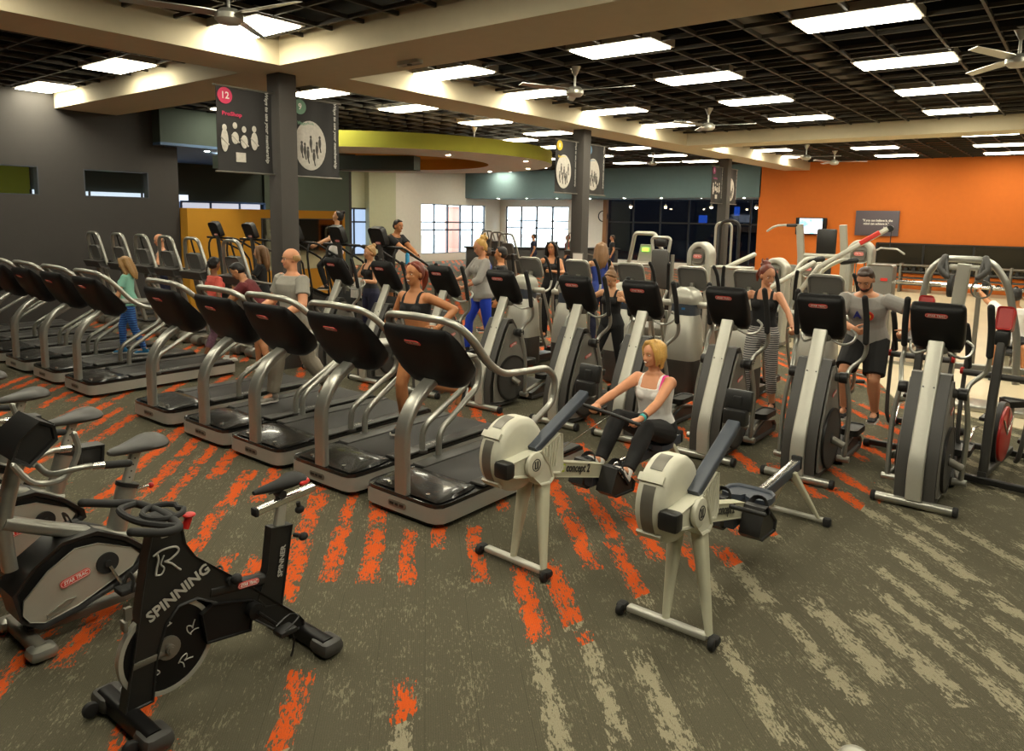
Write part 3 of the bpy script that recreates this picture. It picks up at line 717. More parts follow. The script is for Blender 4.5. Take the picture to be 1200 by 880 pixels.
# ------------------------------------------------------------------ indoor cycling bike
def make_spin_bike():
    t = thing('indoor_cycling_bike')
    fr = [(.13,.90),(.27,.90),(.285,.80),(.33,.72),(.60,.47),(.90,.17),(.93,.13),(.93,.085),(.80,.10),(.56,.32),(.42,.44),(.33,.50),(.24,.50),(.18,.44),(.13,.30),(.10,.09),(-.03,.09),(.04,.45),(.10,.78)]
    fo = one('frame', M['black'], t, lambda b: b.prism(fr, -.035, .035, bev=.01, seg=3))
    fm = M['silink']
    X = basis((.0365,.235,.585), (0,.34,.16), (0,-.25,1))
    text('lettering', 'SPINNING', .075, fm, fo, X @ Matrix.Translation((0,-.012,0)), .0008, -.0, .0022, width=.33)
    b = MB(); U = lambda pts, r=.005: b.tube([X0 @ V((x, y, .001)) for x, y in pts], r, 6, k=4, cap='round')
    X0 = basis((.0365,.19,.75), (0,1,0), (0,0,1))
    U([(-.06,.045),(-.02,.06),(.04,.055),(.055,.03),(.02,.005),(-.01,.0)]); U([(-.045,.05),(-.04,.02),(-.05,-.02),(-.055,-.045)]); U([(-.01,0),(.02,-.02),(.045,-.05),(.06,-.065)]); U([(-.015,.03),(-.03,-.005),(-.015,-.03),(-.03,-.055),(-.055,-.05)], .004)
    b.build('emblem', fm, fo)
    # rear seat tube frame
    st = one('seat_tube', M['black'], t, lambda b: b.prism([(.655,.36),(.70,.30),(.80,.27),(.825,.42),(.875,.70),(.745,.72),(.715,.5)], -.03, .03, bev=.008))
    text('lettering', 'SPINNER', .04, fm, st, basis((.031,.80,.52), (0,.05,.30), (0,-.3,.05)), .0008, 0, .001, width=.17)
    one('top_bar', M['black'], t, lambda b: b.tube([(0,.40,.50),(0,.70,.45)], 1, prof=rrect(.06,.06,.02), up=V((1,0,0))))
    badge(t, (.034,.60,.475), (0,.95,-.10), (0,.1,.95), .12, .032)
    one('cross_bolt', M['rubber'], t, lambda b: (b.cyl((-.03,.5,.53), (.05,.5,.53), .02, 10), b.ell((.06,.52,.54), .028)))
    # feet
    for y, nm, w in ((-.0,'front_foot',.245),(.93,'rear_foot',.245)):
        f = one(nm, M['gloss'], t, lambda b: b.tube([(-w,y,.055),(w,y,.055)], 1, prof=rrect(.09,.075,.02), up=V((0,0,1))))
        for sx in (-1, 1): one('end_cap', M['dgrey'], f, lambda b: b.box((sx*.215,y+.01,.05), (.15,.135,.085), bev=.03))
    for sx in (-1, 1): one('transport_wheel', M['rubber'], t, lambda b: b._cylb(V((sx*.20-.015,-.085,.045)), V((sx*.20+.015,-.085,.045)), .036, 18, None, .006))
    # flywheel: rim ring, disc and logos
    c = V((0,.185,.315))
    fw = one('flywheel', M['gloss'], t, lambda b: (b.cyl(c+V((-.012,0,0)), c+V((.012,0,0)), .215, 44)))
    one('flywheel_rim', M['silver_lt'], fw, lambda b: b.disc_ring(c, (1,0,0), .205, .226, .034, 52))
    one('hub', M['silver_dk'], fw, lambda b: (b.cyl(c+V((-.05,0,0)), c+V((.055,0,0)), .014, 12), b.cyl(c+V((.01,0,0)), c+V((.03,0,0)), .055, 20, m=None)))
    for i in range(5):
        a = math.radians(20+72*i); p = c+V((.014,.13*math.cos(a),.13*math.sin(a)))
        Xl = basis(p, (0,-math.sin(a),math.cos(a)), (0,-math.cos(a),-math.sin(a)))
        one('emblem', fm, fw, lambda b: [b.tube([Xl @ V((x, y, 0)) for x, y in pts], .0028, 5, k=3) for pts in ([(-.028,.018),(0,.026),(.024,.018),(.012,.002),(-.004,0)],[(-.02,.02),(-.016,-.004),(-.026,-.024)],[(-.004,0),(.012,-.01),(.028,-.026)])])
    one('axle_bracket', M['silver_dk'], t, lambda b: (b.box((.028,.10,.30), (.008,.17,.03), bev=.003), b.cyl((.02,.185,.315), (.05,.185,.315), .022, 12)))
    one('brake_caliper', M['silver_dk'], t, lambda b: (b.box((0,.0,.50),(.05,.02,.05),bev=.006),b.box((0,.02,.55),(.02,.03,.06))))
    # belt guard and crank
    one('belt_guard', M['black'], t, lambda b: b.prism([(.24,.44),(.37,.50),(.62,.42),(.70,.34),(.66,.24),(.58,.20),(.38,.23)], -.075, -.03, bev=.012))
    one('chain_guard', M['gloss'], t, lambda b: b.prism([(.34,.42),(.40,.45),(.62,.38),(.60,.22),(.36,.26)], .02, .05, bev=.01))
    C = V((0,.61,.335))
    one('crank_hub', M['gloss'], t, lambda b: (b._cylb(C+V((-.085,0,0)), C+V((.085,0,0)), .042, 20, None, .006),))
    for sx, e in ((1, V((0,.12,-.13))), (-1, V((0,-.12,.13)))):
        cr = one('crank', M['gloss'], t, lambda b: b.tube([C+V((sx*.09,0,0)), C+V((sx*.10,0,0))+e], 1, prof=rrect(.035,.018,.006), up=V((1,0,0))))
        pe = one('pedal', M['black'], cr, lambda b: (b.box(C+V((sx*.15,0,0))+e, (.08,.10,.028), bev=.008), b.tube([C+e+V((sx*.115,-.03,.02)),C+e+V((sx*.115,.05,.05)),C+e+V((sx*.17,.07,.05)),C+e+V((sx*.185,-.02,.02))], .006, 6, k=3)))
        if sx == 1: one('toe_strap', M['rubber'], pe, lambda b: b.tube([C+e+V((.15,.03,-.01)),C+e+V((.16,.045,-.06)),C+e+V((.155,.04,-.13)),C+e+V((.15,.03,-.16))], 1, prof=rrect(.014,.004,.001), k=3))
    # seat
    sp = one('seat_post', M['silver_lt'], t, lambda b: b.tube([(0,.80,.66),(0,.83,.84)], 1, prof=rrect(.055,.035,.008), up=V((0,1,0))))
    sl = one('seat_slider', M['chrome'], t, lambda b: b.tube([(0,.68,.825),(0,1.03,.855)], 1, prof=rrect(.045,.04,.008), up=V((1,0,0))))
    one('slider_cap', M['rubber'], sl, lambda b: b.box((0,.67,.824), (.05,.02,.045), bev=.006))
    for p, q in (((.03,.88,.64),(.085,.90,.64)), ((.0,.93,.80),(0,.94,.755))):
        one('knob', M['rubber'], t, lambda b: (b.cyl(p, q, .012, 10), b.ell(q, (.022,.028,.022))))
    sd = MB(); R = []
    for y, w, h, z in ((-.155,.014,.012,.005),(-.12,.022,.02,.006),(-.05,.03,.028,.006),(.02,.05,.034,.008),(.07,.078,.034,.018),(.11,.078,.03,.02),(.135,.055,.018,.02)):
        R.append([V((w*math.cos(a), y+.82, .92+z+h*math.sin(a)*(1 if math.sin(a) > 0 else .8))) for a in [2*PI*j/20 for j in range(20)]])
    sd.rings(R); so = sd.build('saddle', M['rubber'], t)
    one('saddle_trim', M['red'], so, lambda b: b.tube([(-.078,.90,.93),(-.06,.95,.93),(0,.962,.93),(.06,.95,.93),(.078,.90,.93)], .013, 8, k=4, cap='round'))
    one('saddle_clamp', M['black'], so, lambda b: (b.cyl((-.03,.82,.88), (.03,.82,.88), .022, 12), b.tube([(-.02,.74,.905),(-.02,.9,.905)], .005, 6), b.tube([(.02,.74,.905),(.02,.9,.905)], .005, 6), b.box((0,.82,.868),(.03,.04,.03))))
    # handlebar
    hp_ = one('handlebar_post', M['silver_lt'], t, lambda b: b.tube([(0,.19,.86),(0,.19,.96)], 1, prof=rrect(.055,.04,.008), up=V((1,0,0))))
    hb = one('handlebar', M['rubber'], t, lambda b: (
        b.tube([(-.24,-.05,1.03),(-.245,.08,.985),(-.20,.17,.97),(0,.20,.965),(.20,.17,.97),(.245,.08,.985),(.24,-.05,1.03)], .019, 10, k=5, cap='round'),
        b.tube([(.0,.27,.97)]+[(.095*math.sin(a), .20+.085*math.cos(a), .975) for a in [2*PI*j/16 for j in range(1,16)]], .014, 8, closed=True),
        b.tube([(-.20,.17,.97),(-.1,.05,1.0),(.1,.05,1.0),(.20,.17,.97)], .016, 8, k=4),
        b.box((0,.16,.96),(.10,.16,.025),bev=.01)))
    one('resistance_knob', M['red'], t, lambda b: (b.cyl((.0,.30,.86), (.0,.32,.91), .018, 12), b.ell((0,.322,.92), (.03,.03,.012))))
    return t
# ------------------------------------------------------------------ upright exercise bike
def make_upright_bike():
    t = thing('upright_exercise_bike')
    out = [(-.02,.18),(-.05,.34),(.05,.46),(.20,.555),(.38,.56),(.54,.47),(.66,.36),(.67,.30),(.50,.20),(.25,.13),(.08,.10)]
    one('body_shell', M['black'], t, lambda b: b.prism(out, -.11, .11, bev=.035, seg=3))
    inn = [(-.01,.22),(0,.30),(.12,.42),(.26,.50),(.38,.49),(.56,.40),(.60,.35),(.56,.29),(.26,.17),(.09,.14),(.02,.17)]
    for sx in (-1, 1):
        p = one('side_panel', M['silver_lt'], t, lambda b: b.prism(inn, sx*.105, sx*.117, bev=.004))
        badge(p, (sx*.119,.25,.335), (0,sx*.95,.22*sx*sx if sx>0 else -.22), (0,-.2,.95), .16, .045)
        one('panel_window', M['silver'], p, lambda b: b.prism([(.10,.155),(.22,.20),(.25,.225),(.20,.225),(.10,.18)], sx*.112, sx*.122, bev=.003))
        cr = one('crank', M['chrome'], t, lambda b: (b.tube([(sx*.12,.42,.36),(sx*.15,.42+sx*.06,.36-sx*.15)], 1, prof=rrect(.03,.016,.004), up=V((1,0,0))),))
        one('crank_cover', M['rubber'], cr, lambda b: (b.cyl((sx*.11,.42,.36), (sx*.127,.42,.36), .06, 24), b.cyl((sx*.125,.42,.36), (sx*.14,.42,.36), .02, 12)))
        pe = one('pedal', M['rubber'], cr, lambda b: b.box((sx*.21,.42+sx*.06,.36-sx*.15), (.10,.11,.035), bev=.012))
        one('toe_strap', M['black'], pe, lambda b: b.tube([(sx*.17,.42+sx*.06,.36-sx*.15),(sx*.18,.42+sx*.08,.43-sx*.15),(sx*.25,.42+sx*.08,.42-sx*.15),(sx*.26,.42+sx*.06,.36-sx*.15)], 1, prof=rrect(.03,.005,.002), k=3))
    for y, nm in ((.03,'front_foot'),(.72,'rear_foot')):
        f = one(nm, M['silver_dk'], t, lambda b: b.tube([(-.22,y,.05),(.22,y,.05)], 1, prof=rrect(.07,.07,.02), up=V((0,0,1))))
        for sx in (-1, 1): one('end_cap', M['silver'], f, lambda b: b.box((sx*.22,y,.045), (.12,.14,.07), bev=.03))
    one('base_beam', M['silver_dk'], t, lambda b: b.tube([(0,.03,.07),(0,.72,.07)], 1, prof=rrect(.07,.05,.01), up=V((1,0,0))))
    # top tube, console column, seat tube
    one('top_tube', M['silver'], t, lambda b: b.tube([(0,-.04,.72),(0,.16,.62),(0,.38,.52),(0,.56,.44)], 1, prof=rrect(.11,.07,.025), k=3, up=V((1,0,0))))
    one('console_column', M['silver'], t, lambda b: b.tube([(0,-.02,.45),(0,-.03,.72),(0,.04,1.0),(0,.08,1.10)], 1, prof=rrect(.09,.07,.025), k=4, up=V((1,0,0))))
    one('seat_tube', M['silver'], t, lambda b: b.tube([(0,.50,.40),(0,.60,.74)], 1, prof=rrect(.085,.11,.035), up=V((1,0,0))))
    sp = one('seat_post', M['silver_lt'], t, lambda b: b.tube([(0,.58,.70),(0,.66,.93)], 1, prof=rrect(.045,.055,.012), up=V((1,0,0))))
    one('height_marks', M['dink'], sp, lambda b: [b.box((.0235,.595+.0125*i,.755+.036*i), (.003,.008,.008)) for i in range(5)])
    one('collar', M['black'], t, lambda b: b.tube([(0,.598,.735),(0,.606,.757)], 1, prof=rrect(.10,.125,.04), up=V((1,0,0))))
    kn = one('height_pin', M['chrome'], t, lambda b: b.cyl((0,.62,.70), (0,.73,.70), .009, 8)); one('knob', M['red'], kn, lambda b: b.ell((0,.74,.70), .018))
    b = MB(); R = []
    for y, w, h, z in ((-.155,.022,.014,-.002),(-.135,.04,.026,-.002),(-.08,.055,.034,.0),(-.02,.085,.042,.004),(.05,.122,.05,.012),(.10,.134,.05,.016),(.14,.12,.044,.016),(.168,.08,.028,.012),(.178,.03,.012,.010)):
        R.append([V((w*math.cos(a), y+.66, .955+z+h*math.sin(a)*(1 if math.sin(a) > 0 else .7))) for a in [2*PI*j/22 for j in range(22)]])
    b.rings(R); b.build('saddle', M['dgrey'], t)
    con = one('console', M['black'], t, lambda b: (b.prism([(-.02,1.08),(.06,1.02),(.20,1.14),(.19,1.22),(.12,1.26),(.02,1.18)], -.15, .15, bev=.02),))
    one('screen', M['screen'], con, lambda b: b.box((0,.195,1.19), (.2,.006,.06), rot=Matrix.Rotation(math.radians(-8),3,'X')))
    hb = one('handlebar', M['silver'], t, lambda b: [b.tube([(sx*.02,.14,.98),(sx*.15,.16,.96),(sx*.21,.30,.98),(sx*.22,.50,.95)], .017, 10, k=4) for sx in (-1, 1)])
    for sx in (-1, 1):
        one('grip', M['rubber'], hb, lambda b: b.tube([(sx*.22,.40,.965),(sx*.22,.52,.945)], .022, 10, cap='round'))
        one('heart_sensor', M['chrome'], hb, lambda b: b.cyl((sx*.216,.33,.975), (sx*.219,.39,.967), .0215, 12))
    one('console_loop', M['silver'], t, lambda b: b.tube([(.17,-.02,1.06),(.19,.06,.95),(.19,.20,.94),(.18,.28,1.06),(.17,.27,1.16)], .016, 8, k=4, cap='round'))
    one('bottle_holder', M['black'], t, lambda b: b.prism([(.30,.96),(.42,.95),(.43,1.06),(.30,1.07)], .05, .15, bev=.015))
    return t
# ------------------------------------------------------------------ total-body trainer with a shroud tower
def make_shroud_trainer():
    t = thing('total_body_trainer')
    def tower(b):
        R = []
        for z, w, d, y in ((.02,.21,.20,.0),(.06,.235,.22,.0),(.42,.235,.22,0),(.48,.235,.22,0)):
            R.append([V((x, y+v, z)) for x, v in rrect(2*w, 2*d, .10, 4)])
        b.rings(R)
    one('tower_base', M['dgrey'], t, tower)
    def up(b):
        R = []
        for z, w, d, y in ((.48,.235,.22,0),(.7,.225,.21,.0),(1.0,.20,.18,.02),(1.08,.18,.15,.03)):
            R.append([V((x, y+v, z)) for x, v in rrect(2*w, 2*d, .10, 4)])
        b.rings(R)
    one('tower_shroud', M['silver_lt'], t, up)
    def coll(b):
        R = []
        for z, w, d in ((1.06,.17,.14),(1.12,.18,.15),(1.24,.17,.14)):
            R.append([V((x, .03+v, z)) for x, v in rrect(2*w, 2*d, .08, 4)])
        b.rings(R)
    co = one('collar', M['slate'], t, coll)
    one('dome', M['silver_lt'], t, lambda b: b.rings([[V((x, .04+v, z)) for x, v in rrect(2*w, 2*d, .09, 4)] for z, w, d in ((1.23,.19,.15),(1.30,.20,.16),(1.40,.17,.13),(1.45,.10,.08))]))
    one('collar_badge', M['blue'], co, lambda b: b.box((.03,-.112,1.17), (.05,.01,.03)))
    one('neck', M['silver'], t, lambda b: b.tube([(0,.08,1.2),(0,.18,1.38),(0,.20,1.5)], .035, 12, k=3))
    X = basis((0,.20,1.56), (1,0,0), (0,-.42,1))
    c = one('console', M['grey'], t, lambda b: b.prism(rrect(.40,.33,.06), -.035, .035, axis='z', bev=.02, X=X))
    one('console_rim', M['silver_lt'], c, lambda b: b.tube([X @ V((x, y, 0)) for x, y in rrect(.41,.34,.07,4)], .014, 8, closed=True))
    one('screen', M['screen'], c, lambda b: b.prism(rrect(.26,.2,.01), -.04, -.036, axis='z', X=X))
    one('crossbar', M['silver_lt'], t, lambda b: b.tube([(-.34,.05,1.22),(.34,.05,1.22)], .045, 14, cap='round'))
    for sx in (-1, 1):
        a = one('swing_arm', M['silver'], t, lambda b: b.tube([(sx*.36,.05,1.2),(sx*.40,.12,.9),(sx*.38,.3,.45),(sx*.30,.5,.28)], .022, 10, k=3))
        h = one('handle', M['silver'], t, lambda b: b.tube([(sx*.36,.05,1.2),(sx*.40,.16,1.25),(sx*.38,.24,1.4)], .018, 10, k=3))
        one('grip', M['rubber'], h, lambda b: b.tube([(sx*.38,.23,1.38),(sx*.36,.18,1.62),(sx*.33,.12,1.74)], .024, 10, k=2, cap='round'))
        one('leg_link', M['silver'], t, lambda b: b.tube([(sx*.30,.06,1.1),(sx*.27,.12,.6),(sx*.22,.35,.26)], .02, 10, k=3))
        pe = one('pedal', M['black'], t, lambda b: b.prism([(sx*.2+x, .62+y) for x, y in rrect(.18,.42,.06)], .20, .27, axis='z', bev=.015))
        one('pedal_mark', M['red'], pe, lambda b: b.box((sx*.2,.42,.262), (.07,.02,.02)))
    one('rear_rail', M['dgrey'], t, lambda b: b.prism([(.1,.02),(1.1,.02),(1.15,.06),(1.0,.12),(.1,.14)], -.12, .12, bev=.02))
    return t
# ------------------------------------------------------------------ treadmill with a tall screen hoop
def make_hoop_machine():
    t = thing('hoop_exercise_machine')
    for sx in (-1, 1):
        one('upright', M['silver'], t, lambda b: b.tube([(sx*.20,.25,.20),(sx*.17,.12,.75),(sx*.15,.0,1.22)], 1, prof=rrect(.09,.06,.015), up=V((1,0,0))))
        h = one('side_handle', M['silver_dk'], t, lambda b: b.tube([(sx*.30,-.02,1.28),(sx*.36,.25,1.22),(sx*.36,.55,1.18)], .02, 8, k=3, cap='round'))
        one('base_foot', M['silver_dk'], t, lambda b: b._cylb(V((sx*.12,.05,.09)), V((sx*.36,.05,.09)), .085, 18, None, .02))
    hoop = [(-.36,-.02,1.26),(-.32,-.06,1.50),(-.22,-.13,1.90),(.22,-.13,1.90),(.32,-.06,1.50),(.36,-.02,1.26)]
    one('hoop', M['silver'], t, lambda b: b.tube(round_corners(hoop, .13, 5), 1, prof=rrect(.05,.06,.02)))
    one('console_tray', M['dgrey'], t, lambda b: b.prism([(-.20,1.33),(-.14,1.20),(.10,1.16),(.20,1.22),(.05,1.36)], -.34, .34, bev=.03))
    X = basis((0,-.06,1.50), (1,0,0), (0,-.25,1))
    c = one('console', M['grey'], t, lambda b: b.prism(rrect(.40,.30,.06), -.04, .04, axis='z', bev=.02, X=X))
    one('screen', M['screen'], c, lambda b: b.prism(rrect(.28,.2,.01), -.045, -.04, axis='z', X=X))
    one('mount_arm', M['black'], t, lambda b: b.tube([(0,-.13,1.88),(.02,-.10,1.72),(0,-.06,1.62)], .016, 8))
    one('deck', M['silver_dk'], t, lambda b: b.prism([(-.38,.05),(.38,.05),(.38,1.5),(-.38,1.5)], .06, .17, axis='z', bev=.02))
    one('running_belt', M['belt'], t, lambda b: b.box((0,.85,.178), (.52,1.2,.012)))
    return t
# ------------------------------------------------------------------ stair climber (dark)
def make_stair_climber():
    t = thing('stair_climber')
    one('body', M['black'], t, lambda b: b.prism([(-.35,.0),(.75,.0),(.75,.25),(.35,.75),(.05,.80),(-.30,.95),(-.40,.6)], -.30, .30, bev=.04))
    for sx in (-1, 1):
        one('side_panel', M['dgrey'], t, lambda b: b.prism([(-.33,.1),(.6,.1),(.25,.62),(-.28,.82)], sx*.30, sx*.325, bev=.01))
        one('handrail', M['black'], t, lambda b: b.tube([(sx*.34,-.30,.85),(sx*.36,-.42,1.55),(sx*.36,-.30,1.80),(sx*.36,.10,1.62),(sx*.36,.55,1.30),(sx*.34,.62,.4)], .022, 10, k=3))
        one('pedal', M['dgrey'], t, lambda b: b.box((sx*.15,.42,.72 if sx > 0 else .6), (.2,.34,.05), bev=.015))
    one('crossbar', M['black'], t, lambda b: b.tube([(-.50,-.36,1.80),(.50,-.36,1.80)], .024, 10, cap='round'))
    one('console_column', M['dgrey'], t, lambda b: b.tube([(0,-.30,.9),(0,-.42,1.9)], 1, prof=rrect(.09,.06,.02), up=V((1,0,0))))
    X = basis((0,-.44,1.98), (1,0,0), (0,-.40,1))
    c = one('console', M['black'], t, lambda b: b.prism(rrect(.36,.34,.07), -.05, .05, axis='z', bev=.02, X=X))
    badge(c, X @ V((0,-.10,.052)), (1,0,0), (0,-.40,1), .13, .04)
    one('screen', M['screen'], c, lambda b: b.prism(rrect(.26,.2,.01), -.056, -.05, axis='z', X=X))
    return t
# ------------------------------------------------------------------ climber with red head and red wheel
def make_red_climber():
    t = thing('climbing_bike')
    for y, w in ((-.02,.36),(1.15,.30)):
        f = one('foot_bar', M['black'], t, lambda b: b.tube([(-w,y,.05),(w,y,.05)], 1, prof=rrect(.06,.06,.012), up=V((0,0,1))))
        for sx in (-1,1): one('foot_cap', M['rubber'], f, lambda b: b._cylb(V((sx*w,y,.04)), V((sx*(w+.06),y,.04)), .04, 14, None, .01))
    one('base_beam', M['dgrey'], t, lambda b: b.tube([(0,0,.09),(0,1.15,.09)], 1, prof=rrect(.07,.06,.01), up=V((1,0,0))))
    one('mast', M['dgrey'], t, lambda b: b.tube([(0,.05,.1),(0,.12,.8),(0,.30,1.42)], 1, prof=rrect(.075,.075,.02), up=V((1,0,0))))
    hd = one('head_unit', M['red'], t, lambda b: b.prism(rrect(.14,.22,.03), -.05, .05, axis='y', bev=.015, X=Matrix.Translation((0,.32,1.50)) @ Matrix.Rotation(math.radians(-18),4,'X')))
    one('screen', M['screen'], hd, lambda b: b.prism(rrect(.10,.12,.02), .05, .056, axis='y', X=Matrix.Translation((0,.32,1.50)) @ Matrix.Rotation(math.radians(-18),4,'X')))
    one('mount', M['black'], t, lambda b: b.box((0,.27,1.33), (.12,.09,.14), bev=.02))
    wh = one('wheel_cover', M['red'], t, lambda b: (b._cylb(V((-.05,.62,.36)), V((.05,.62,.36)), .27, 36, None, .02),))
    one('wheel_rim', M['black'], wh, lambda b: b.disc_ring((0,.62,.36), (1,0,0), .265, .31, .05, 40))
    one('wheel_spoke', M['chrome'], wh, lambda b: [b.tube([(.056,.62,.36),(.056,.62+.25*math.cos(a),.36+.25*math.sin(a))], .008, 6) for a in (0.6,1.5,2.4)])
    for sx in (-1, 1):
        ar = one('arm', M['dgrey'], t, lambda b: b.tube([(sx*.26,.30,1.18),(sx*.28,.30,.95),(sx*.25,.14,.35),(sx*.20,.3,.2)], .02, 10, k=3))
        one('grip', M['rubber'], ar, lambda b: b.tube([(sx*.26,.34,1.02),(sx*.27,.26,1.30),(sx*.28,.20,1.42)], .028, 10, k=2, cap='round'))
        one('pivot_cap', M['red'], ar, lambda b: b._cylb(V((sx*.28,.28,.98)), V((sx*.31,.28,.98)), .035, 14, None, .006))
        one('link', M['chrome'], t, lambda b: b.tube([(sx*.2,.3,.22),(sx*.22,.62,.36),(sx*.2,1.0,.3)], .012, 8, k=2))
        one('pedal', M['black'], t, lambda b: b.box((sx*.17,.95,.26 if sx > 0 else .42), (.12,.26,.04), bev=.012))
    one('crossbar', M['dgrey'], t, lambda b: b.tube([(-.27,.22,.98),(.27,.22,.98)], .03, 12))
    sp = one('seat_post', M['silver'], t, lambda b: b.tube([(0,1.0,.1),(0,1.08,.55)], .022, 10)); 
    one('seat', M['black'], t, lambda b: b.prism([(-.10,.12),(.10,.12),(.13,.04),(.05,-.08),(0,-.14),(-.05,-.08),(-.13,.04)], .55, .61, axis='z', bev=.02, X=Matrix.Translation((0,1.1,0))))
    return t
# ------------------------------------------------------------------ weight machines
def weight_tower(label, loc, h=1.85, w=.5, d=.32, rz=0., stack=True, red=True, name='weight_stack_tower'):
    t = thing(name, loc, rz, label, 'weight machine')
    pts = [(-w/2,0,.03),(-w/2,0,h-.12),(-w/2+.12,0,h),(w/2-.12,0,h),(w/2,0,h-.12),(w/2,0,.03)]
    one('frame', M['silver_lt'], t, lambda b: b.tube(round_corners([V(p) for p in pts], .16, 5), 1, prof=rrect(d,.10,.03), up=V((0,1,0))))
    one('head_plate', M['silver'], t, lambda b: b.prism(rrect(w*.84,.34,.12), -d*.4, d*.3, axis='y', bev=.02, X=Matrix.Translation((0,0,h-.24))))
    p = one('panel', M['silver_dk'], t, lambda b: b.prism(rrect(w*.62,.2,.06), -d*.56, -d*.38, axis='y', bev=.01, X=Matrix.Translation((0,0,h-.24))))
    badge(p, (0,-d*.57,h-.22), (1,0,0), (0,0,1), w*.46, .075)
    if stack:
        for i in range(12): one('weight_plate', M['dgrey'], t, lambda b: b.box((0,0,.14+.075*i), (w*.55,d*.45,.066), bev=.006))
        for sx in (-1, 1): one('guide_rod', M['chrome'], t, lambda b: b.cyl((sx*w*.2,0,.06), (sx*w*.2,0,h-.15), .012, 8))
    one('base', M['silver_dk'], t, lambda b: b.box((0,0,.04), (w+.12,d+.5,.07), bev=.015))
    return t
def pad(name, t, c, dim, m=None, rot=None): return one(name, m or M['black'], t, lambda b: b.box(c, dim, bev=min(dim)*.35, rot=rot))
def seat_unit(t, y=.5, x=0):
    pad('seat_pad', t, (x,y,.50), (.34,.40,.08)); pad('back_pad', t, (x,y+.24,.86), (.30,.08,.58), rot=Matrix.Rotation(math.radians(-8),3,'X'))
    one('seat_frame', M['silver'], t, lambda b: (b.tube([(x,0,.08),(x,y+.5,.08)], 1, prof=rrect(.08,.08,.01), up=V((1,0,0))), b.tube([(x,y,.08),(x,y,.46)], 1, prof=rrect(.07,.07,.01)), b.tube([(x,y+.35,.08),(x,y+.30,1.0)], 1, prof=rrect(.06,.06,.01)), b.box((x,y+.45,.05),(.6,.09,.06),bev=.01)))
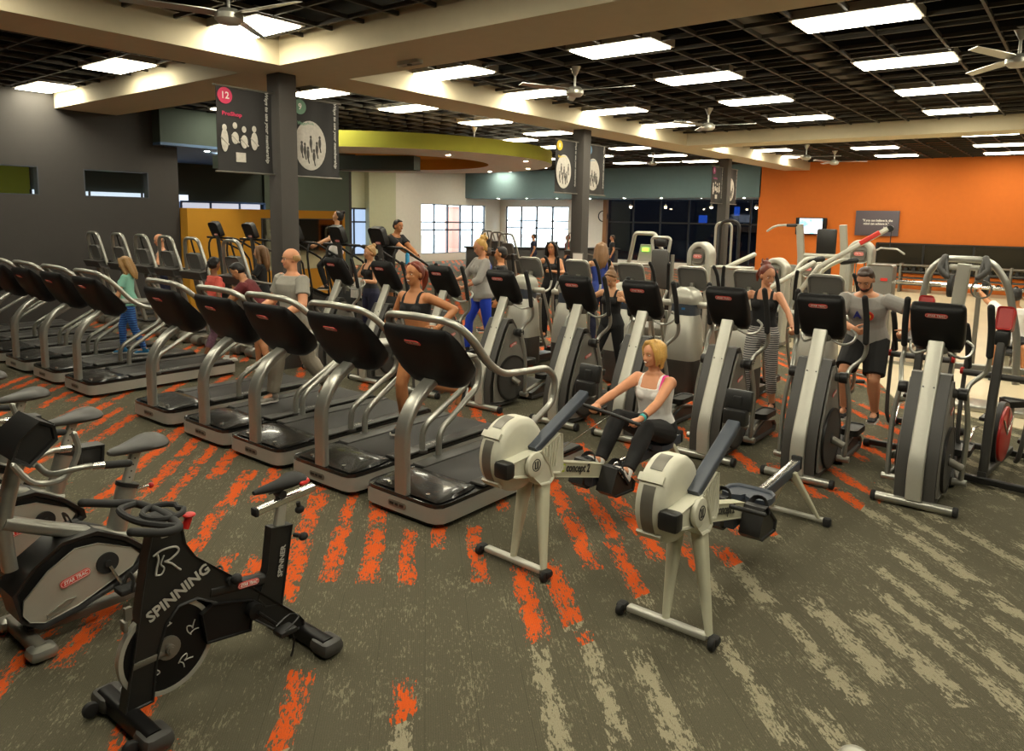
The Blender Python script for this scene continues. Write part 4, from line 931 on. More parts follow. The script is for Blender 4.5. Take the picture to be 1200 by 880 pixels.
# ------------------------------------------------------------------ procedural floor and wall materials
def carpet_mat():
    m, N, L, b = _new('plank_carpet'); b.inputs['Roughness'].default_value = .95; b.inputs['Specular IOR Level'].default_value = .1
    def n(t, **k):
        x = N.new('ShaderNode'+t)
        for a, v in k.items(): setattr(x, a, v)
        return x
    def mth(op, a, c=None, d=None):
        x = n('Math', operation=op)
        for i, q in enumerate((a, c, d)):
            if q is None: continue
            if isinstance(q, (int, float)): x.inputs[i].default_value = q
            else: L.new(q, x.inputs[i])
        return x.outputs[0]
    tc = n('TexCoord'); mp = n('Mapping'); mp.inputs['Rotation'].default_value = (0, 0, math.radians(-45))
    L.new(tc.outputs['Object'], mp.inputs['Vector'])   # after rotation: x along (1,1), y along (-1,1)
    sep = n('SeparateXYZ'); L.new(mp.outputs[0], sep.inputs[0]); u, v = sep.outputs[0], sep.outputs[1]
    so = n('SeparateXYZ'); L.new(tc.outputs['Object'], so.inputs[0])
    # planks .25 wide, 1 m long, staggered per row
    row = mth('FLOOR', mth('DIVIDE', u, .25)); fu = mth('FRACT', mth('DIVIDE', u, .25))
    wn = n('TexWhiteNoise', noise_dimensions='1D'); L.new(row, wn.inputs['W'])
    vv = mth('ADD', mth('DIVIDE', v, .92), mth('MULTIPLY', wn.outputs['Value'], 1.0))
    seg = mth('FLOOR', vv); fv = mth('FRACT', vv)
    cell = n('CombineXYZ'); L.new(row, cell.inputs[0]); L.new(seg, cell.inputs[1])
    w2 = n('TexWhiteNoise', noise_dimensions='2D'); L.new(cell.outputs[0], w2.inputs['Vector'])
    w3 = n('TexWhiteNoise', noise_dimensions='3D'); c3 = n('CombineXYZ'); L.new(row, c3.inputs[0]); L.new(seg, c3.inputs[1]); c3.inputs[2].default_value = 7; L.new(c3.outputs[0], w3.inputs['Vector'])
    # long ragged streak in the middle of the plank
    cen = mth('ADD', .40, mth('MULTIPLY', w2.outputs['Value'], .25))
    half = mth('ADD', .12, mth('MULTIPLY', w3.outputs['Value'], .17))
    def noise(sx, sy, det=3, rough=.6, off=0):
        mm = n('Mapping'); mm.inputs['Scale'].default_value = (sx, sy, 1); mm.inputs['Location'].default_value = (off, off*.7, 0); L.new(mp.outputs[0], mm.inputs['Vector'])
        t = n('TexNoise'); t.inputs['Scale'].default_value = 1; t.inputs['Detail'].default_value = det; t.inputs['Roughness'].default_value = rough; L.new(mm.outputs[0], t.inputs['Vector']); return t.outputs['Fac']
    wob = mth('MULTIPLY', mth('SUBTRACT', noise(3, 3, 2, .5, 5), .5), .35)
    du = mth('ABSOLUTE', mth('SUBTRACT', mth('ADD', fu, wob), cen))
    inside = mth('SUBTRACT', half, du)                                   # >0 inside
    endm = mth('SUBTRACT', .44, mth('ABSOLUTE', mth('SUBTRACT', fv, .5)))
    on = mth('GREATER_THAN', w3.outputs['Value'], .42)
    frag = noise(60, 17, 4, .75, 1)
    frag2 = noise(14, 7, 3, .6, 9)
    val = mth('ADD', mth('MULTIPLY', mth('MINIMUM', mth('MULTIPLY', inside, 1.9), mth('MULTIPLY', endm, 3)), on), mth('ADD', mth('MULTIPLY', mth('SUBTRACT', frag, .5), 3.6), mth('MULTIPLY', mth('SUBTRACT', frag2, .48), 2.2)))
    streak = mth('MULTIPLY', mth('MULTIPLY', mth('GREATER_THAN', val, .16), on), mth('GREATER_THAN', inside, -.03))
    # which side: orange or sand
    edge = mth('SUBTRACT', mth('ADD', mth('MULTIPLY', mth('MINIMUM', mth('SUBTRACT', so.outputs[1], 2.1), 4.2), .27), -2.42), so.outputs[0])
    edge = mth('ADD', edge, mth('MULTIPLY', mth('SUBTRACT', w2.outputs['Value'], .5), .35))
    orange = mth('GREATER_THAN', edge, 0)
    # sparse light flecks everywhere
    fl = mth('GREATER_THAN', mth('ADD', mth('MULTIPLY', noise(75, 17, 4, .8, 3), .7), mth('MULTIPLY', noise(7, 3, 3, .6, 13), .3)), .565)
    rib = n('TexWave', wave_type='BANDS', bands_direction='X'); rib.inputs['Scale'].default_value = 28; L.new(mp.outputs[0], rib.inputs['Vector'])
    fine = noise(260, 120, 2, .6, 2)
    def mix(f, a, c):
        x = n('Mix', data_type='RGBA')
        if isinstance(f, (int, float)): x.inputs['Factor'].default_value = f
        else: L.new(f, x.inputs['Factor'])
        for k, q in (('A', a), ('B', c)):
            if isinstance(q, tuple): x.inputs[k].default_value = q+(1,)
            else: L.new(q, x.inputs[k])
        return x.outputs['Result']
    ground = mix(mth('MULTIPLY', fine, 1.0), S(70,67,54), S(106,101,84))
    ground = mix(mth('MULTIPLY', rib.outputs['Fac'], .16), ground, S(58,52,40))
    ground = mix(mth('MULTIPLY', fl, .42), ground, S(156,148,122))
    sand = mix(fine, S(122,115,94), S(166,158,134)); org = mix(fine, S(176,68,24), S(226,100,40))
    col = mix(streak, ground, mix(orange, sand, org))
    seam = mth('MAXIMUM', mth('GREATER_THAN', mth('ABSOLUTE', mth('SUBTRACT', fu, .5)), .493), 0)
    col = mix(mth('MULTIPLY', seam, .35), col, S(50,45,35))
    L.new(col, b.inputs['Base Color'])
    bp = n('Bump'); bp.inputs['Strength'].default_value = .35; bp.inputs['Distance'].default_value = .004; L.new(mth('ADD', rib.outputs['Fac'], fine), bp.inputs['Height']); L.new(bp.outputs[0], b.inputs['Normal'])
    return m
def wall_mat(name, c, rough=.85, var=.05): return mat('wall_'+name, c, rough, 0, var, 6, bump=.05)
W = dict(grey=wall_mat('charcoal', S(66,63,60)), green=wall_mat('dark_green', S(52,60,52)), mid=wall_mat('grey_green', S(80,90,78)), beige=wall_mat('sage_beige', S(196,196,162)), white=wall_mat('white', S(226,220,206)),
         blue=wall_mat('blue_grey', S(104,126,128)), orange=wall_mat('orange', S(212,112,36)), yellow=wall_mat('ochre', S(204,146,38)), beam=wall_mat('taupe_beam', S(206,194,164)), trim=wall_mat('deep_grey_green', S(58,68,60)), olive=wall_mat('olive', S(176,174,62)), pale=wall_mat('pale_grey', S(232,235,230)),
         black=wall_mat('black', S(22,21,20)), ygreen=wall_mat('lime_green', S(140,150,40)), col=wall_mat('column_grey', S(74,70,66)))
GRID = mat('ceiling_grid_paint', S(62,56,46), .6)
def glass(name, tint, a=.25):
    m, N, L, b = _new(name); b.inputs['Base Color'].default_value = list(tint)+[1]; b.inputs['Roughness'].default_value = .05
    b.inputs['Transmission Weight'].default_value = 0
    tr = N.new('ShaderNodeBsdfTransparent'); tr.inputs[0].default_value = list(tint)+[1]; g = N.new('ShaderNodeBsdfGlossy'); g.inputs['Roughness'].default_value = .03
    mx = N.new('ShaderNodeMixShader'); mx.inputs[0].default_value = .07; L.new(tr.outputs[0], mx.inputs[1]); L.new(g.outputs[0], mx.inputs[2])
    L.new(mx.outputs[0], N['Material Output'].inputs['Surface']); return m
GL = glass('window_glass', (.93,.96,.96)); GD = glass('dark_window_glass', (.5,.55,.62))
MIR = mat('mirror_glass', S(150,150,140), .03, 1., .01)

def quad_box(b, x0, x1, y0, y1, z0, z1, m=None): b.box(((x0+x1)/2, (y0+y1)/2, (z0+z1)/2), (abs(x1-x0), abs(y1-y0), abs(z1-z0)), m)
def sbox(name, ext, m, parent=None):
    b = MB(); quad_box(b, *ext); return struct(name, b, m, parent, flat=True)

# floor ----------------------------------------------------------------
sbox('floor', (-28,7,-4,34,-.10,0), carpet_mat())
WOOD = mat('pale_sport_floor', S(206,190,158), .4, 0, .10, 1.2)
b = MB(); b.prism([(-3.3,13.1),(-2.65,12.6),(-1.96,10.9),(-.45,10.2),(6.8,9.9),(6.8,29.8),(-9.0,29.8),(-9.0,18)], 0, .012, axis='z'); struct('floor_weights', b, WOOD, flat=True)
# ceiling ----------------------------------------------------------------
CZ = 4.66
ce = sbox('ceiling', (-28,7,-4,34,5.7,5.8), W['black'])
b = MB()
x = -28.0
xs = []
x = -2.39-.61*42
while x < 7: xs.append(x); x += .61
ys = []; y = -3.8
while y < 33: ys.append(y); y += .61
for x in xs: quad_box(b, x-.016, x+.016, -4, 33, CZ, CZ+.05)
for y in ys: quad_box(b, -28, 7, y-.016, y+.016, CZ, CZ+.05)
go = b.build('ceiling_grid', GRID, ce, flat=True)
b = MB()
for i in range(26): quad_box(b, -28, 7, -3.5+1.45*i, -3.38+1.45*i, 5.25, 5.55)
b.build('joist', W['black'], ce, flat=True)
DUCT = mat('duct_metal', S(70,64,56), .5, .5)
for y in (8, 19): one('duct', DUCT, ce, lambda b: b.cyl((-27,y,5.2), (6,y,5.2), .2, 18))
one('duct', DUCT, ce, lambda b: b.cyl((-4,-3,5.15), (-4,32,5.15), .16, 16))
def beam(x0, x1, y0, y1, z0=4.36, z1=4.75): sbox('beam', (x0,x1,y0,y1,z0,z1), W['beam'], ce)
beam(-9.98,-9.02,-4,30.2)
beam(-17.2,-9.98,6.2,7.4); beam(-9.02,7,6.2,7.4)
beam(-9.02,7,19.0,19.9)
# columns, each with its banners -------------------------------------------
YC = (6.62, 14.55, 23.6)
XC = {6.62:-9.6, 14.55:-9.5, 23.6:-9.78}
def column(y, label):
    t = thing('column', (XC[y],y,0), 0, label, 'column', 'grey square columns')
    one('shaft', W['col'], t, lambda b: b.box((0,0,2.18), (.30,.30,4.36), bev=.01))
    return t
column(YC[0], 'tall charcoal column nearest the camera, behind the treadmill row')
column(YC[1], 'charcoal column in the middle of the room, with a framed notice')
column(YC[2], 'charcoal column farthest away, by the orange wall corner')
def banner(y, side, label, accent, num, word, pic):
    t = thing('hanging_banner', (XC[y], y+side*.15, 0), PI/2, label, 'banner', 'banners on the columns')
    zt, zb = 4.06, 2.92
    c = MB(); R = []; n = 14
    w = .86*side
    vs = []; fs = []
    for i in range(n+1):
        for j in range(2):
            xx = .03*side+w*i/n; vs.append(V((xx, -.012*math.sin(i*1.1)-(.006 if j else 0), 0)))
    # cloth with slight waves, 6 mm thick
    R = []
    for k in range(9):
        z = zt-(zt-zb)*k/8; ring = []
        for i in range(n+1): ring.append(V((.03*side+w*i/n, .010*math.sin(i*.9+k*.35), z)))
        for i in range(n, -1, -1): ring.append(V((.03*side+w*i/n, .010*math.sin(i*.9+k*.35)+.006, z)))
        R.append(ring)
    c.rings(R); cl = c.build('cloth', M_('banner_cloth', S(44,42,41), .7), t)
    for z in (zt+.01, zb-.01): one('rod', M['silver_dk'], t, lambda b: b.cyl((0,0,z), (side*.93,0,z), .014, 10))
    L0 = min(.03*side, .03*side+w); 
    def T(nm, s, size, cx, z, m, rot=False, wd=None):
        X = basis((L0+cx, -.017, z), (0,0,-1) if rot else (1,0,0), (1,0,0) if rot else (0,0,1))
        return text(nm, s, size, m, cl, X, .001, .2 if rot else 0, .002, width=wd)
    T('slogan', 'Ways to use your membership', .07, .77, 3.57, M['silink'], True, 1.0)
    dm = M_('accent_'+word, accent)
    r = MB(); r.cyl((L0+.12,-.014,zt-.12), (L0+.12,-.020,zt-.12), .11, 26); d = r.build('number_disc', dm, cl)
    X = basis((L0+.12,-.022,zt-.12), (1,0,0), (0,0,1)); text('number', num, .13, M['ink'], d, X, .001, 0, .002)
    T('title', word, .075, .22, zt-.36, dm, wd=.30)
    pm = mat('banner_print', S(196,190,180), .7, 0, .25, 30); pd = mat('banner_print_dark', S(70,66,62), .7, 0, .3, 30)
    if pic == 'figures':
        for i, (cx, cz, hh) in enumerate(((.10,3.36,.38),(.26,3.40,.20),(.40,3.36,.22),(.56,3.38,.30))):
            r = MB(); r.ell((L0+cx,-.016,cz+.15), (.035,.004,.045)); r.ell((L0+cx,-.016,cz-.02), (.055,.004,hh*.42)); r.tube([(L0+cx-.05,-.016,cz+.02),(L0+cx+.06,-.016,cz-.08)], .014, 6); r.build('printed_figure', pm, cl)
        r = MB(); r.box((L0+.34,-.016,3.12), (.15,.006,.13)); r.build('printed_panel', pm, cl)
    else:
        r = MB(); r.ell((L0+.30,-.016,3.38), (.29,.004,.37), n=36, k=16); ov = r.build('printed_oval', pm, cl)
        rnd = random.Random(int(num)); r = MB()
        for i in range(7): 
            cx = .14+.055*i; cz = rnd.uniform(3.22,3.45); r.ell((L0+cx,-.022,cz+.09), (.02,.003,.024)); r.ell((L0+cx,-.022,cz), (.026,.003,.075)); r.tube([(L0+cx,-.022,cz-.05),(L0+cx+.02,-.022,cz-.14)], .009, 5)
        r.build('printed_silhouettes', pd, ov)
banner(YC[0], -1, 'dark banner with a pink 12 disc, left of the nearest column', S(206,52,92), '12', 'ProShop', 'figures')
banner(YC[0], 1, 'dark banner with a pale green disc, right of the nearest column', S(110,150,124), '9', 'Waxing/Nails', 'oval')
banner(YC[1], -1, 'dark banner with a yellow disc and title, left of the middle column', S(226,196,40), '8', 'Group Exercise', 'oval')
banner(YC[1], 1, 'narrow dark banner with blue title, right of the middle column', S(90,130,160), '7', 'Swimming', 'oval')
banner(YC[2], -1, 'purple-tinted banner left of the farthest column', S(150,50,110), '5', 'Cycling', 'figures')
banner(YC[2], 1, 'reddish banner right of the farthest column', S(150,60,60), '4', 'Training', 'oval')
no = thing('framed_notice', (-9.42,14.39,1.42), 0, 'white framed notice on the middle column', 'notice')
one('frame', M['silver_dk'], no, lambda b: b.box((0,0,0), (.30,.02,.28), bev=.004)); one('paper', M['ink'], no, lambda b: b.box((0,-.011,0), (.26,.004,.24)))
# left wall with two openings ----------------------------------------------
b = MB(); X0, X1 = -16.95, -16.7
quad_box(b, X0,X1,-4,8.7,0,2.63); quad_box(b, X0,X1,-4,8.7,3.19,5.7)
for y0, y1 in ((-4,4.3),(5.83,6.67),(8.02,8.7)): quad_box(b, X0,X1,y0,y1,2.63,3.19)
struct('wall_left', b, W['grey'], flat=True)
for i, (y0, y1) in enumerate(((4.3,5.83),(6.67,8.02))):
    w = thing('window_%d' % (i+1), (X1,(y0+y1)/2,2.91)); w['kind'] = 'structure'
    h = (y1-y0)/2
    one('frame', M['slate'], w, lambda b: (b.box((-.1,0,.275), (.2,2*h,.02)), b.box((-.1,0,-.275), (.2,2*h,.02)), b.box((-.1,h-.012,0), (.2,.024,.55)), b.box((-.1,-h+.012,0), (.2,.024,.55))))
    one('pane', GL, w, lambda b: b.box((-.15,0,0), (.008,2*h,.54)))
# hall behind the left wall
sbox('wall_hall', (-22.2,-22,-4,17.9,0,5.7), W['green'])
sbox('wall_hall_lime', (-22,-21.95,1,7.45,1.9,3.6), W['ygreen'])
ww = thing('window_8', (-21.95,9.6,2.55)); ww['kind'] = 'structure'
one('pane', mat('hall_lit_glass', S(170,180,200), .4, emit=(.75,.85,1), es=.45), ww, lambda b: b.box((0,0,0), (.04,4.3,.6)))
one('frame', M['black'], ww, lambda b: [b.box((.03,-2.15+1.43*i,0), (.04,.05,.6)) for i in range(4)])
ex = thing('exit_sign', (-20.6,8.75,2.63), math.pi/2, 'small lit green exit sign seen through the left wall opening', 'sign')
one('housing', M['silver_dk'], ex, lambda b: b.box((0,0,0), (.36,.05,.15), bev=.01))
EXG = mat('exit_green', S(20,120,60), .5, emit=(.05,1,.25), es=1.6); one('face', EXG, ex, lambda b: b.box((0,-.028,0), (.33,.006,.12)))
text('lettering', 'EXIT', .10, M['ink'], ex, basis((0,-.032,0), (1,0,0), (0,0,1)), .001, 0, .001)
sbox('wall_hall_grey_green', (-21.95,-21.9,14.35,17.9,0,5.7), W['mid'])
sbox('wall_hall_end', (-27,-22,17.9,18.1,0,5.7), W['grey'])
BLU = mat('blue_door_paint', S(52,86,140), .5)
b = MB(); 
w = thing('window_3', (-21.9,12.9,2.15)); w['kind'] = 'structure'
one('frame', BLU, w, lambda b: [b.box((0,y,.18), (.08,.07,.62)) for y in (-1.45,-.5,.5,1.42)]+[b.box((0,0,.50),(.08,2.9,.06))])
one('pane', mat('lit_interior', S(150,140,140), .6, emit=(.8,.85,1), es=.25), w, lambda b: b.box((.02,-.1,.1), (.02,2.7,.75)))
# soffit in front of the hall
sbox('trim_1', (-22,-16.45,8.15,8.45,3.84,4.62), W['trim'])
sbox('trim_2', (-22,-16.35,8.15,14.2,3.80,3.86), mat('soffit_blue', S(70,96,128), .6))
sbox('trim_3', (-16.55,-16.35,8.15,13.6,3.86,4.62), W['trim'])
# ochre half wall with a mirror strip
sbox('wall_low', (-16.75,-16.4,8.72,13.25,0,2.43), W['yellow'])
m_ = thing('mirror', (-16.39,11.9,1.55), 0, 'wide mirror on the low ochre wall behind the dark machines', 'mirror')
one('glass', MIR, m_, lambda b: b.box((0,0,0), (.012,2.5,1.3))); one('edge', M['slate'], m_, lambda b: (b.box((0,-1.26,0),(.02,.03,1.3)), b.box((0,0,.66),(.02,2.55,.02))))
# far left: sage and white walls with windows --------------------------------
b = MB(); quad_box(b, -27.25,-27,17.9,24.95,0,5.7); struct('wall_sage', b, W['beige'], flat=True)
sbox('trim_4', (-27,-26.7,23.0,23.3,0,5.7), W['beige'])
def windows_x(name, X, y0, y1, z0, z1, ncol, rows, fm, pm, skip=()):
    w = thing(name, (X,(y0+y1)/2,(z0+z1)/2)); w['kind'] = 'structure'; h = (y1-y0)/2; v = (z1-z0)/2
    def fr(b):
        for i in range(ncol+1): b.box((0,-h+2*h*i/ncol,0), (.10,.07,2*v))
        for z in [-v, v]+rows: b.box((0,0,z), (.10,2*h+.07,.07))
    one('frame', fm, w, fr); one('pane', pm, w, lambda b: b.box((.0,0,0), (.01,2*h,2*v)))
def windows_y(name, Y, x0, x1, z0, z1, ncol, rows, fm, pm):
    w = thing(name, ((x0+x1)/2,Y,(z0+z1)/2)); w['kind'] = 'structure'; h = (x1-x0)/2; v = (z1-z0)/2
    def fr(b):
        for i in range(ncol+1): b.box((-h+2*h*i/ncol,0,0), (.07,.10,2*v))
        for z in [-v, v]+rows: b.box((0,0,z), (2*h+.07,.10,.07))
    one('frame', fm, w, fr); one('pane', pm, w, lambda b: b.box((0,0,0), (2*h,.01,2*v)))
# small window in the sage wall
windows_x('window_4', -26.98, 21.4,23.2,.5,2.62, 2, [.45], M['black'], mat('office_glass', S(120,130,140), .2, emit=(.45,.62,.9), es=.35))
b = MB(); quad_box(b, -27.25,-27,24.95,26.7,0,5.7); quad_box(b, -27.25,-27,31.7,33,0,5.7); quad_box(b, -27.25,-27,26.7,31.7,2.95,5.7); quad_box(b, -27.25,-27,26.7,31.7,0,.4)
struct('wall_white', b, W['white'], flat=True)
windows_x('window_5', -27.1, 26.7,31.7,.4,2.95, 5, [-.05,.35], M['slate'], GL)
b = MB(); Y = 33
for x0, x1, z0, z1 in ((-27.25,-26.6,0,5.7),(-26.6,-22.3,2.95,5.7),(-26.6,-22.3,0,.4),(-22.3,-19.9,0,5.7),(-19.9,-10.9,3.4,5.7),(-19.9,-10.9,0,.3)): quad_box(b, x0,x1,Y,Y+.2,z0,z1)
struct('wall_back', b, W['white'], flat=True)
windows_y('window_6', 33.1, -26.6,-22.3,.4,2.95, 4, [.1,.5], M['black'], GL)
windows_y('window_7', 33.1, -19.9,-10.9,.3,3.4, 6, [.35], M['black'], GD)
sbox('trim_5', (-20.05,-19.85,32.85,33.05,0,3.4), mat('wood_trim', S(150,104,60), .5))
sbox('soffit', (-27,-10.9,30.0,33.0,3.32,5.7), W['blue'])['kind'] = 'structure'
# orange wall with the mirror strip
sbox('wall_orange', (-10.95,7.2,30,30.25,0,5.7), W['orange'])
sbox('wall_orange_return', (-10.95,-10.8,30.25,33.1,0,5.7), W['orange'])
sbox('wall_right', (7,7.2,-4,30.2,0,5.7), W['grey']); sbox('wall_front', (-28,7.2,-4.2,-4,0,5.7), W['grey'])
m_ = thing('mirror', (.2,29.97,1.12), 0, 'long dark mirror strip across the orange wall', 'mirror')
one('glass', mat('dark_mirror', S(70,66,56), .25, .9, .05), m_, lambda b: b.box((0,0,0), (13.2,.02,1.02)))
one('mullion', M['black'], m_, lambda b: [b.box((-6.6+1.55*i,-.02,0), (.06,.04,1.06)) for i in range(9)]+[b.box((0,-.02,s*.52), (13.2,.04,.05)) for s in (-1,1)])
# ceiling disc -------------------------------------------------------------
C0 = (-14.9, 13.2); R1, R2, NN = 4.5, 2.85, 72
A0, A1 = math.radians(-60), math.radians(190)
def ringpts(r, z): return [V((C0[0]+r*math.cos(A0+(A1-A0)*j/(NN-1)), C0[1]+r*math.sin(A0+(A1-A0)*j/(NN-1)), z)) for j in range(NN)]
b = MB(); b.mi(W['olive']); b.mi(W['pale']); b.mi(W['yellow'])
def strip(A, B, m):
    n = len(A); b.add(A+B, [[i, i+1, n+i+1, n+i] for i in range(n-1)], m)
strip(ringpts(R1, 4.02), ringpts(R1, 3.70), W['olive']); strip(ringpts(R1, 3.70), ringpts(R2, 3.70), W['pale']); strip(ringpts(R2, 3.70), ringpts(R2, 4.02), W['yellow']); strip(ringpts(R2, 4.02), ringpts(R1, 4.02), W['pale'])
b.add(ringpts(R2, 4.0), [list(range(NN))], W['yellow'])
for j in (0, NN-1): b.add([ringpts(R1,3.70)[j], ringpts(R2,3.70)[j], ringpts(R2,4.02)[j], ringpts(R1,4.02)[j]], [[0,1,2,3]], W['olive'])
rd = b.build('ceiling_ring', None, ce)
b = MB(); dv = V((-4.2,-2.3,0)).normalized(); nv = V((-dv.y, dv.x, 0))
b.box((-14.4,10.55+.25,3.52), (4.9,.5,.31), rot=Matrix.Rotation(math.atan2(2.3,4.2),3,'Z')); b.build('dark_soffit', W['green'], ce, flat=True)
# lights ------------------------------------------------------------------
PANEL = mat('light_panel', S(250,252,250), .5, emit=(1.0,.94,.74), es=9.5)
CL = CZ-.03
lp = thing('ceiling_light', (0,0,CL))
one('housing', M_('fixture_grey', S(150,142,128)), lp, lambda b: (b.box((0,0,.07), (1.30,.70,.10)),))
one('diffuser', PANEL, lp, lambda b: b.box((0,0,.008), (1.22,.60,.014)))
spots = [(-8.6,5.5),(-12.6,5.66),(-16.0,5.8),(-12.1,9.13),(-8.42,9.05),(-12.0,11.45),(-8.36,11.4),(-5.35,9.05),(-5.35,11.6),(-12.05,14.1),(-2.39,9.25),(-2.39,12.0),(-2.39,14.76),(-2.42,17.6),
  (-5.4,14.3),(-5.45,17.2),(-8.38,14.1),(-8.42,16.8),(-8.5,21.4),(-8.6,24.3),(-8.9,27.0),(-5.5,21.9),(-5.6,24.9),(-5.6,28.0),(-2.4,22.4),(-2.45,25.6),(-2.5,28.5),(-12.25,21.6),(-12.4,24.6),(-12.5,27.6),(-15.4,27.2),(-12.1,16.8),(-14.0,17.8),(-14.9,23.7),(-14.2,20.1),
  (.62,9.2),(.62,12),(.62,14.8),(.62,22.4),(.62,25.6),(3.6,9.2),(3.6,14.8),(3.6,24),(-5.35,4.2),(-5.35,1.6),(-2.39,4.2),(-2.39,1.4),(.62,4.2),(.62,1.4),(-8.42,2.2),(-12.6,2.2),(3.6,3.0),(-15.6,2.2),(-15.3,9.4),(-19.6,4.5),(-19.6,9.5),(-19.6,15),(-24.3,25),(-24.3,29.5),(-24,21),(-17.5,24.0),(-18.5,20.2),(-20.5,24),(-21,28)]  # panels in the left hall and by far-left windows are added to brighten walls
near = {0:'first ceiling light, biggest, at the top left above the nearest column', 1:'square ceiling light left of the nearest column', 2:'ceiling light nearest the charcoal left wall', 10:'large ceiling light panel at the top right', 7:'ceiling light above the middle bay, beside the wide beam'}
for i, (x, y) in enumerate(spots):
    o = lp if i == 0 else copy_tree(lp)
    o.location = (x, y, CL)
    zone = 'in the far bay by the orange wall' if y > 20 else 'over the middle of the room' if y > 13 else 'over the elliptical trainers' if y > 7.6 else 'over the treadmills'
    o['label'] = near.get(i, 'flat white ceiling light panel '+zone+(', right side' if x > -4 else ', centre' if x > -10 else ', left side'))
    o['category'] = 'ceiling light'; o['group'] = 'flat ceiling light panels '+zone+(', right side' if x > -4 else ', centre' if x > -10 else ', left side')
# ceiling fans
def make_fan():
    t = thing('ceiling_fan')
    one('rod', M['silver'], t, lambda b: b.cyl((0,0,.02), (0,0,.35), .018, 10))
    one('canopy', M['silver'], t, lambda b: b.rings([[V((r*math.cos(a), r*math.sin(a), z)) for a in [2*PI*j/18 for j in range(18)]] for z, r in ((.36,.09),(.28,.05),(.22,.02))]))
    one('motor', M['silver_lt'], t, lambda b: b.rings([[V((r*math.cos(a), r*math.sin(a), z)) for a in [2*PI*j/24 for j in range(24)]] for z, r in ((.06,.03),(.05,.09),(.0,.14),(-.05,.14),(-.09,.10),(-.10,.04))]))
    for i in range(3):
        a = math.radians(8+120*i); d = V((math.cos(a), math.sin(a), 0)); p = V((-d.y, d.x, 0))
        bl = one('blade', M['silver'], t, lambda b: b.rings([[d*r+p*(-w)+V((0,0,-.012)), d*r+p*w+V((0,0,.012)), d*r+p*w+V((0,0,.02)), d*r+p*(-w)+V((0,0,-.004))] for r, w in ((.12,.04),(.25,.07),(.8,.06),(.98,.05))]))
    return t
fan = make_fan()
fans = [(-6.63,9.9,'ceiling fan nearest the middle column, in front of a light'),(-6.65,15,'ceiling fan past the middle cross beam on the right'),(-7.2,23.5,'left of the two ceiling fans by the orange wall'),(-7.0,25.8,'right of the two ceiling fans by the orange wall'),(-12.5,23.7,'ceiling fan in front of the blue grey soffit'),(-13.2,15.0,'ceiling fan beside the curved olive ceiling ring'),(-.94,10.9,'ceiling fan cut off by the right edge'),(-7.1,4.3,'ceiling fan above the first big light, top left')]
for i, (x, y, lb) in enumerate(fans):
    o = fan if i == 0 else copy_tree(fan); o.location = (x, y, 4.33); tag(o, lb, 'ceiling fan', 'white ceiling fans')
# pendant lamps and downlights over the far soffit
BULB = mat('warm_bulb', S(255,220,160), .5, emit=(1,.72,.38), es=22)
def pend():
    t = thing('pendant_lamp'); one('cord', M['black'], t, lambda b: b.cyl((0,0,.06), (0,0,.4), .006, 6)); one('shade', M['silver_dk'], t, lambda b: b.rings([[V((r*math.cos(a), r*math.sin(a), z)) for a in [2*PI*j/14 for j in range(14)]] for z, r in ((.12,.02),(.06,.07),(.0,.09))], caps=False)); one('bulb', BULB, t, lambda b: b.ell((0,0,.0), (.055,.055,.07))); return t
p0 = pend()
for i, px_ in enumerate((-17.4,-15.6,-13.4,-11.4)):
    o = p0 if i == 0 else copy_tree(p0); o.location = (px_, 31.0, 2.94); tag(o, ('leftmost','second from left','third from left','rightmost')[i]+' glowing pendant lamp before the dark windows', 'lamp', 'pendant lamps before the dark windows')
DL = mat('downlight_glow', S(255,240,210), .5, emit=(1,.9,.7), es=260)
dlp = None
for i, (x, y, z) in enumerate([(-25+1.9*k, 30.35, 3.315) for k in range(8)]+[(-11.5,12.2,3.695),(-12.6,16.6,3.695),(-14.5,17.2,3.695),(-17.3,10.2,3.695),(-11.0,14.4,3.695),(-17,9.6,3.79),(-18,10.4,3.79)]):
    if dlp is None: dlp = thing('downlight'); one('trim_ring', M['ink'], dlp, lambda b: b.disc_ring((0,0,0), (0,0,1), .05, .075, .01, 18)); one('lens', DL, dlp, lambda b: b.cyl((0,0,-.004), (0,0,.004), .05, 16)); o = dlp
    else: o = copy_tree(dlp)
    o.location = (x, y, z); g = 'under the blue grey soffit' if i < 8 else 'in the curved ceiling ring' if i < 13 else 'under the hall soffit'
    tag(o, 'tiny round downlight '+g, 'downlight', 'downlights '+g)
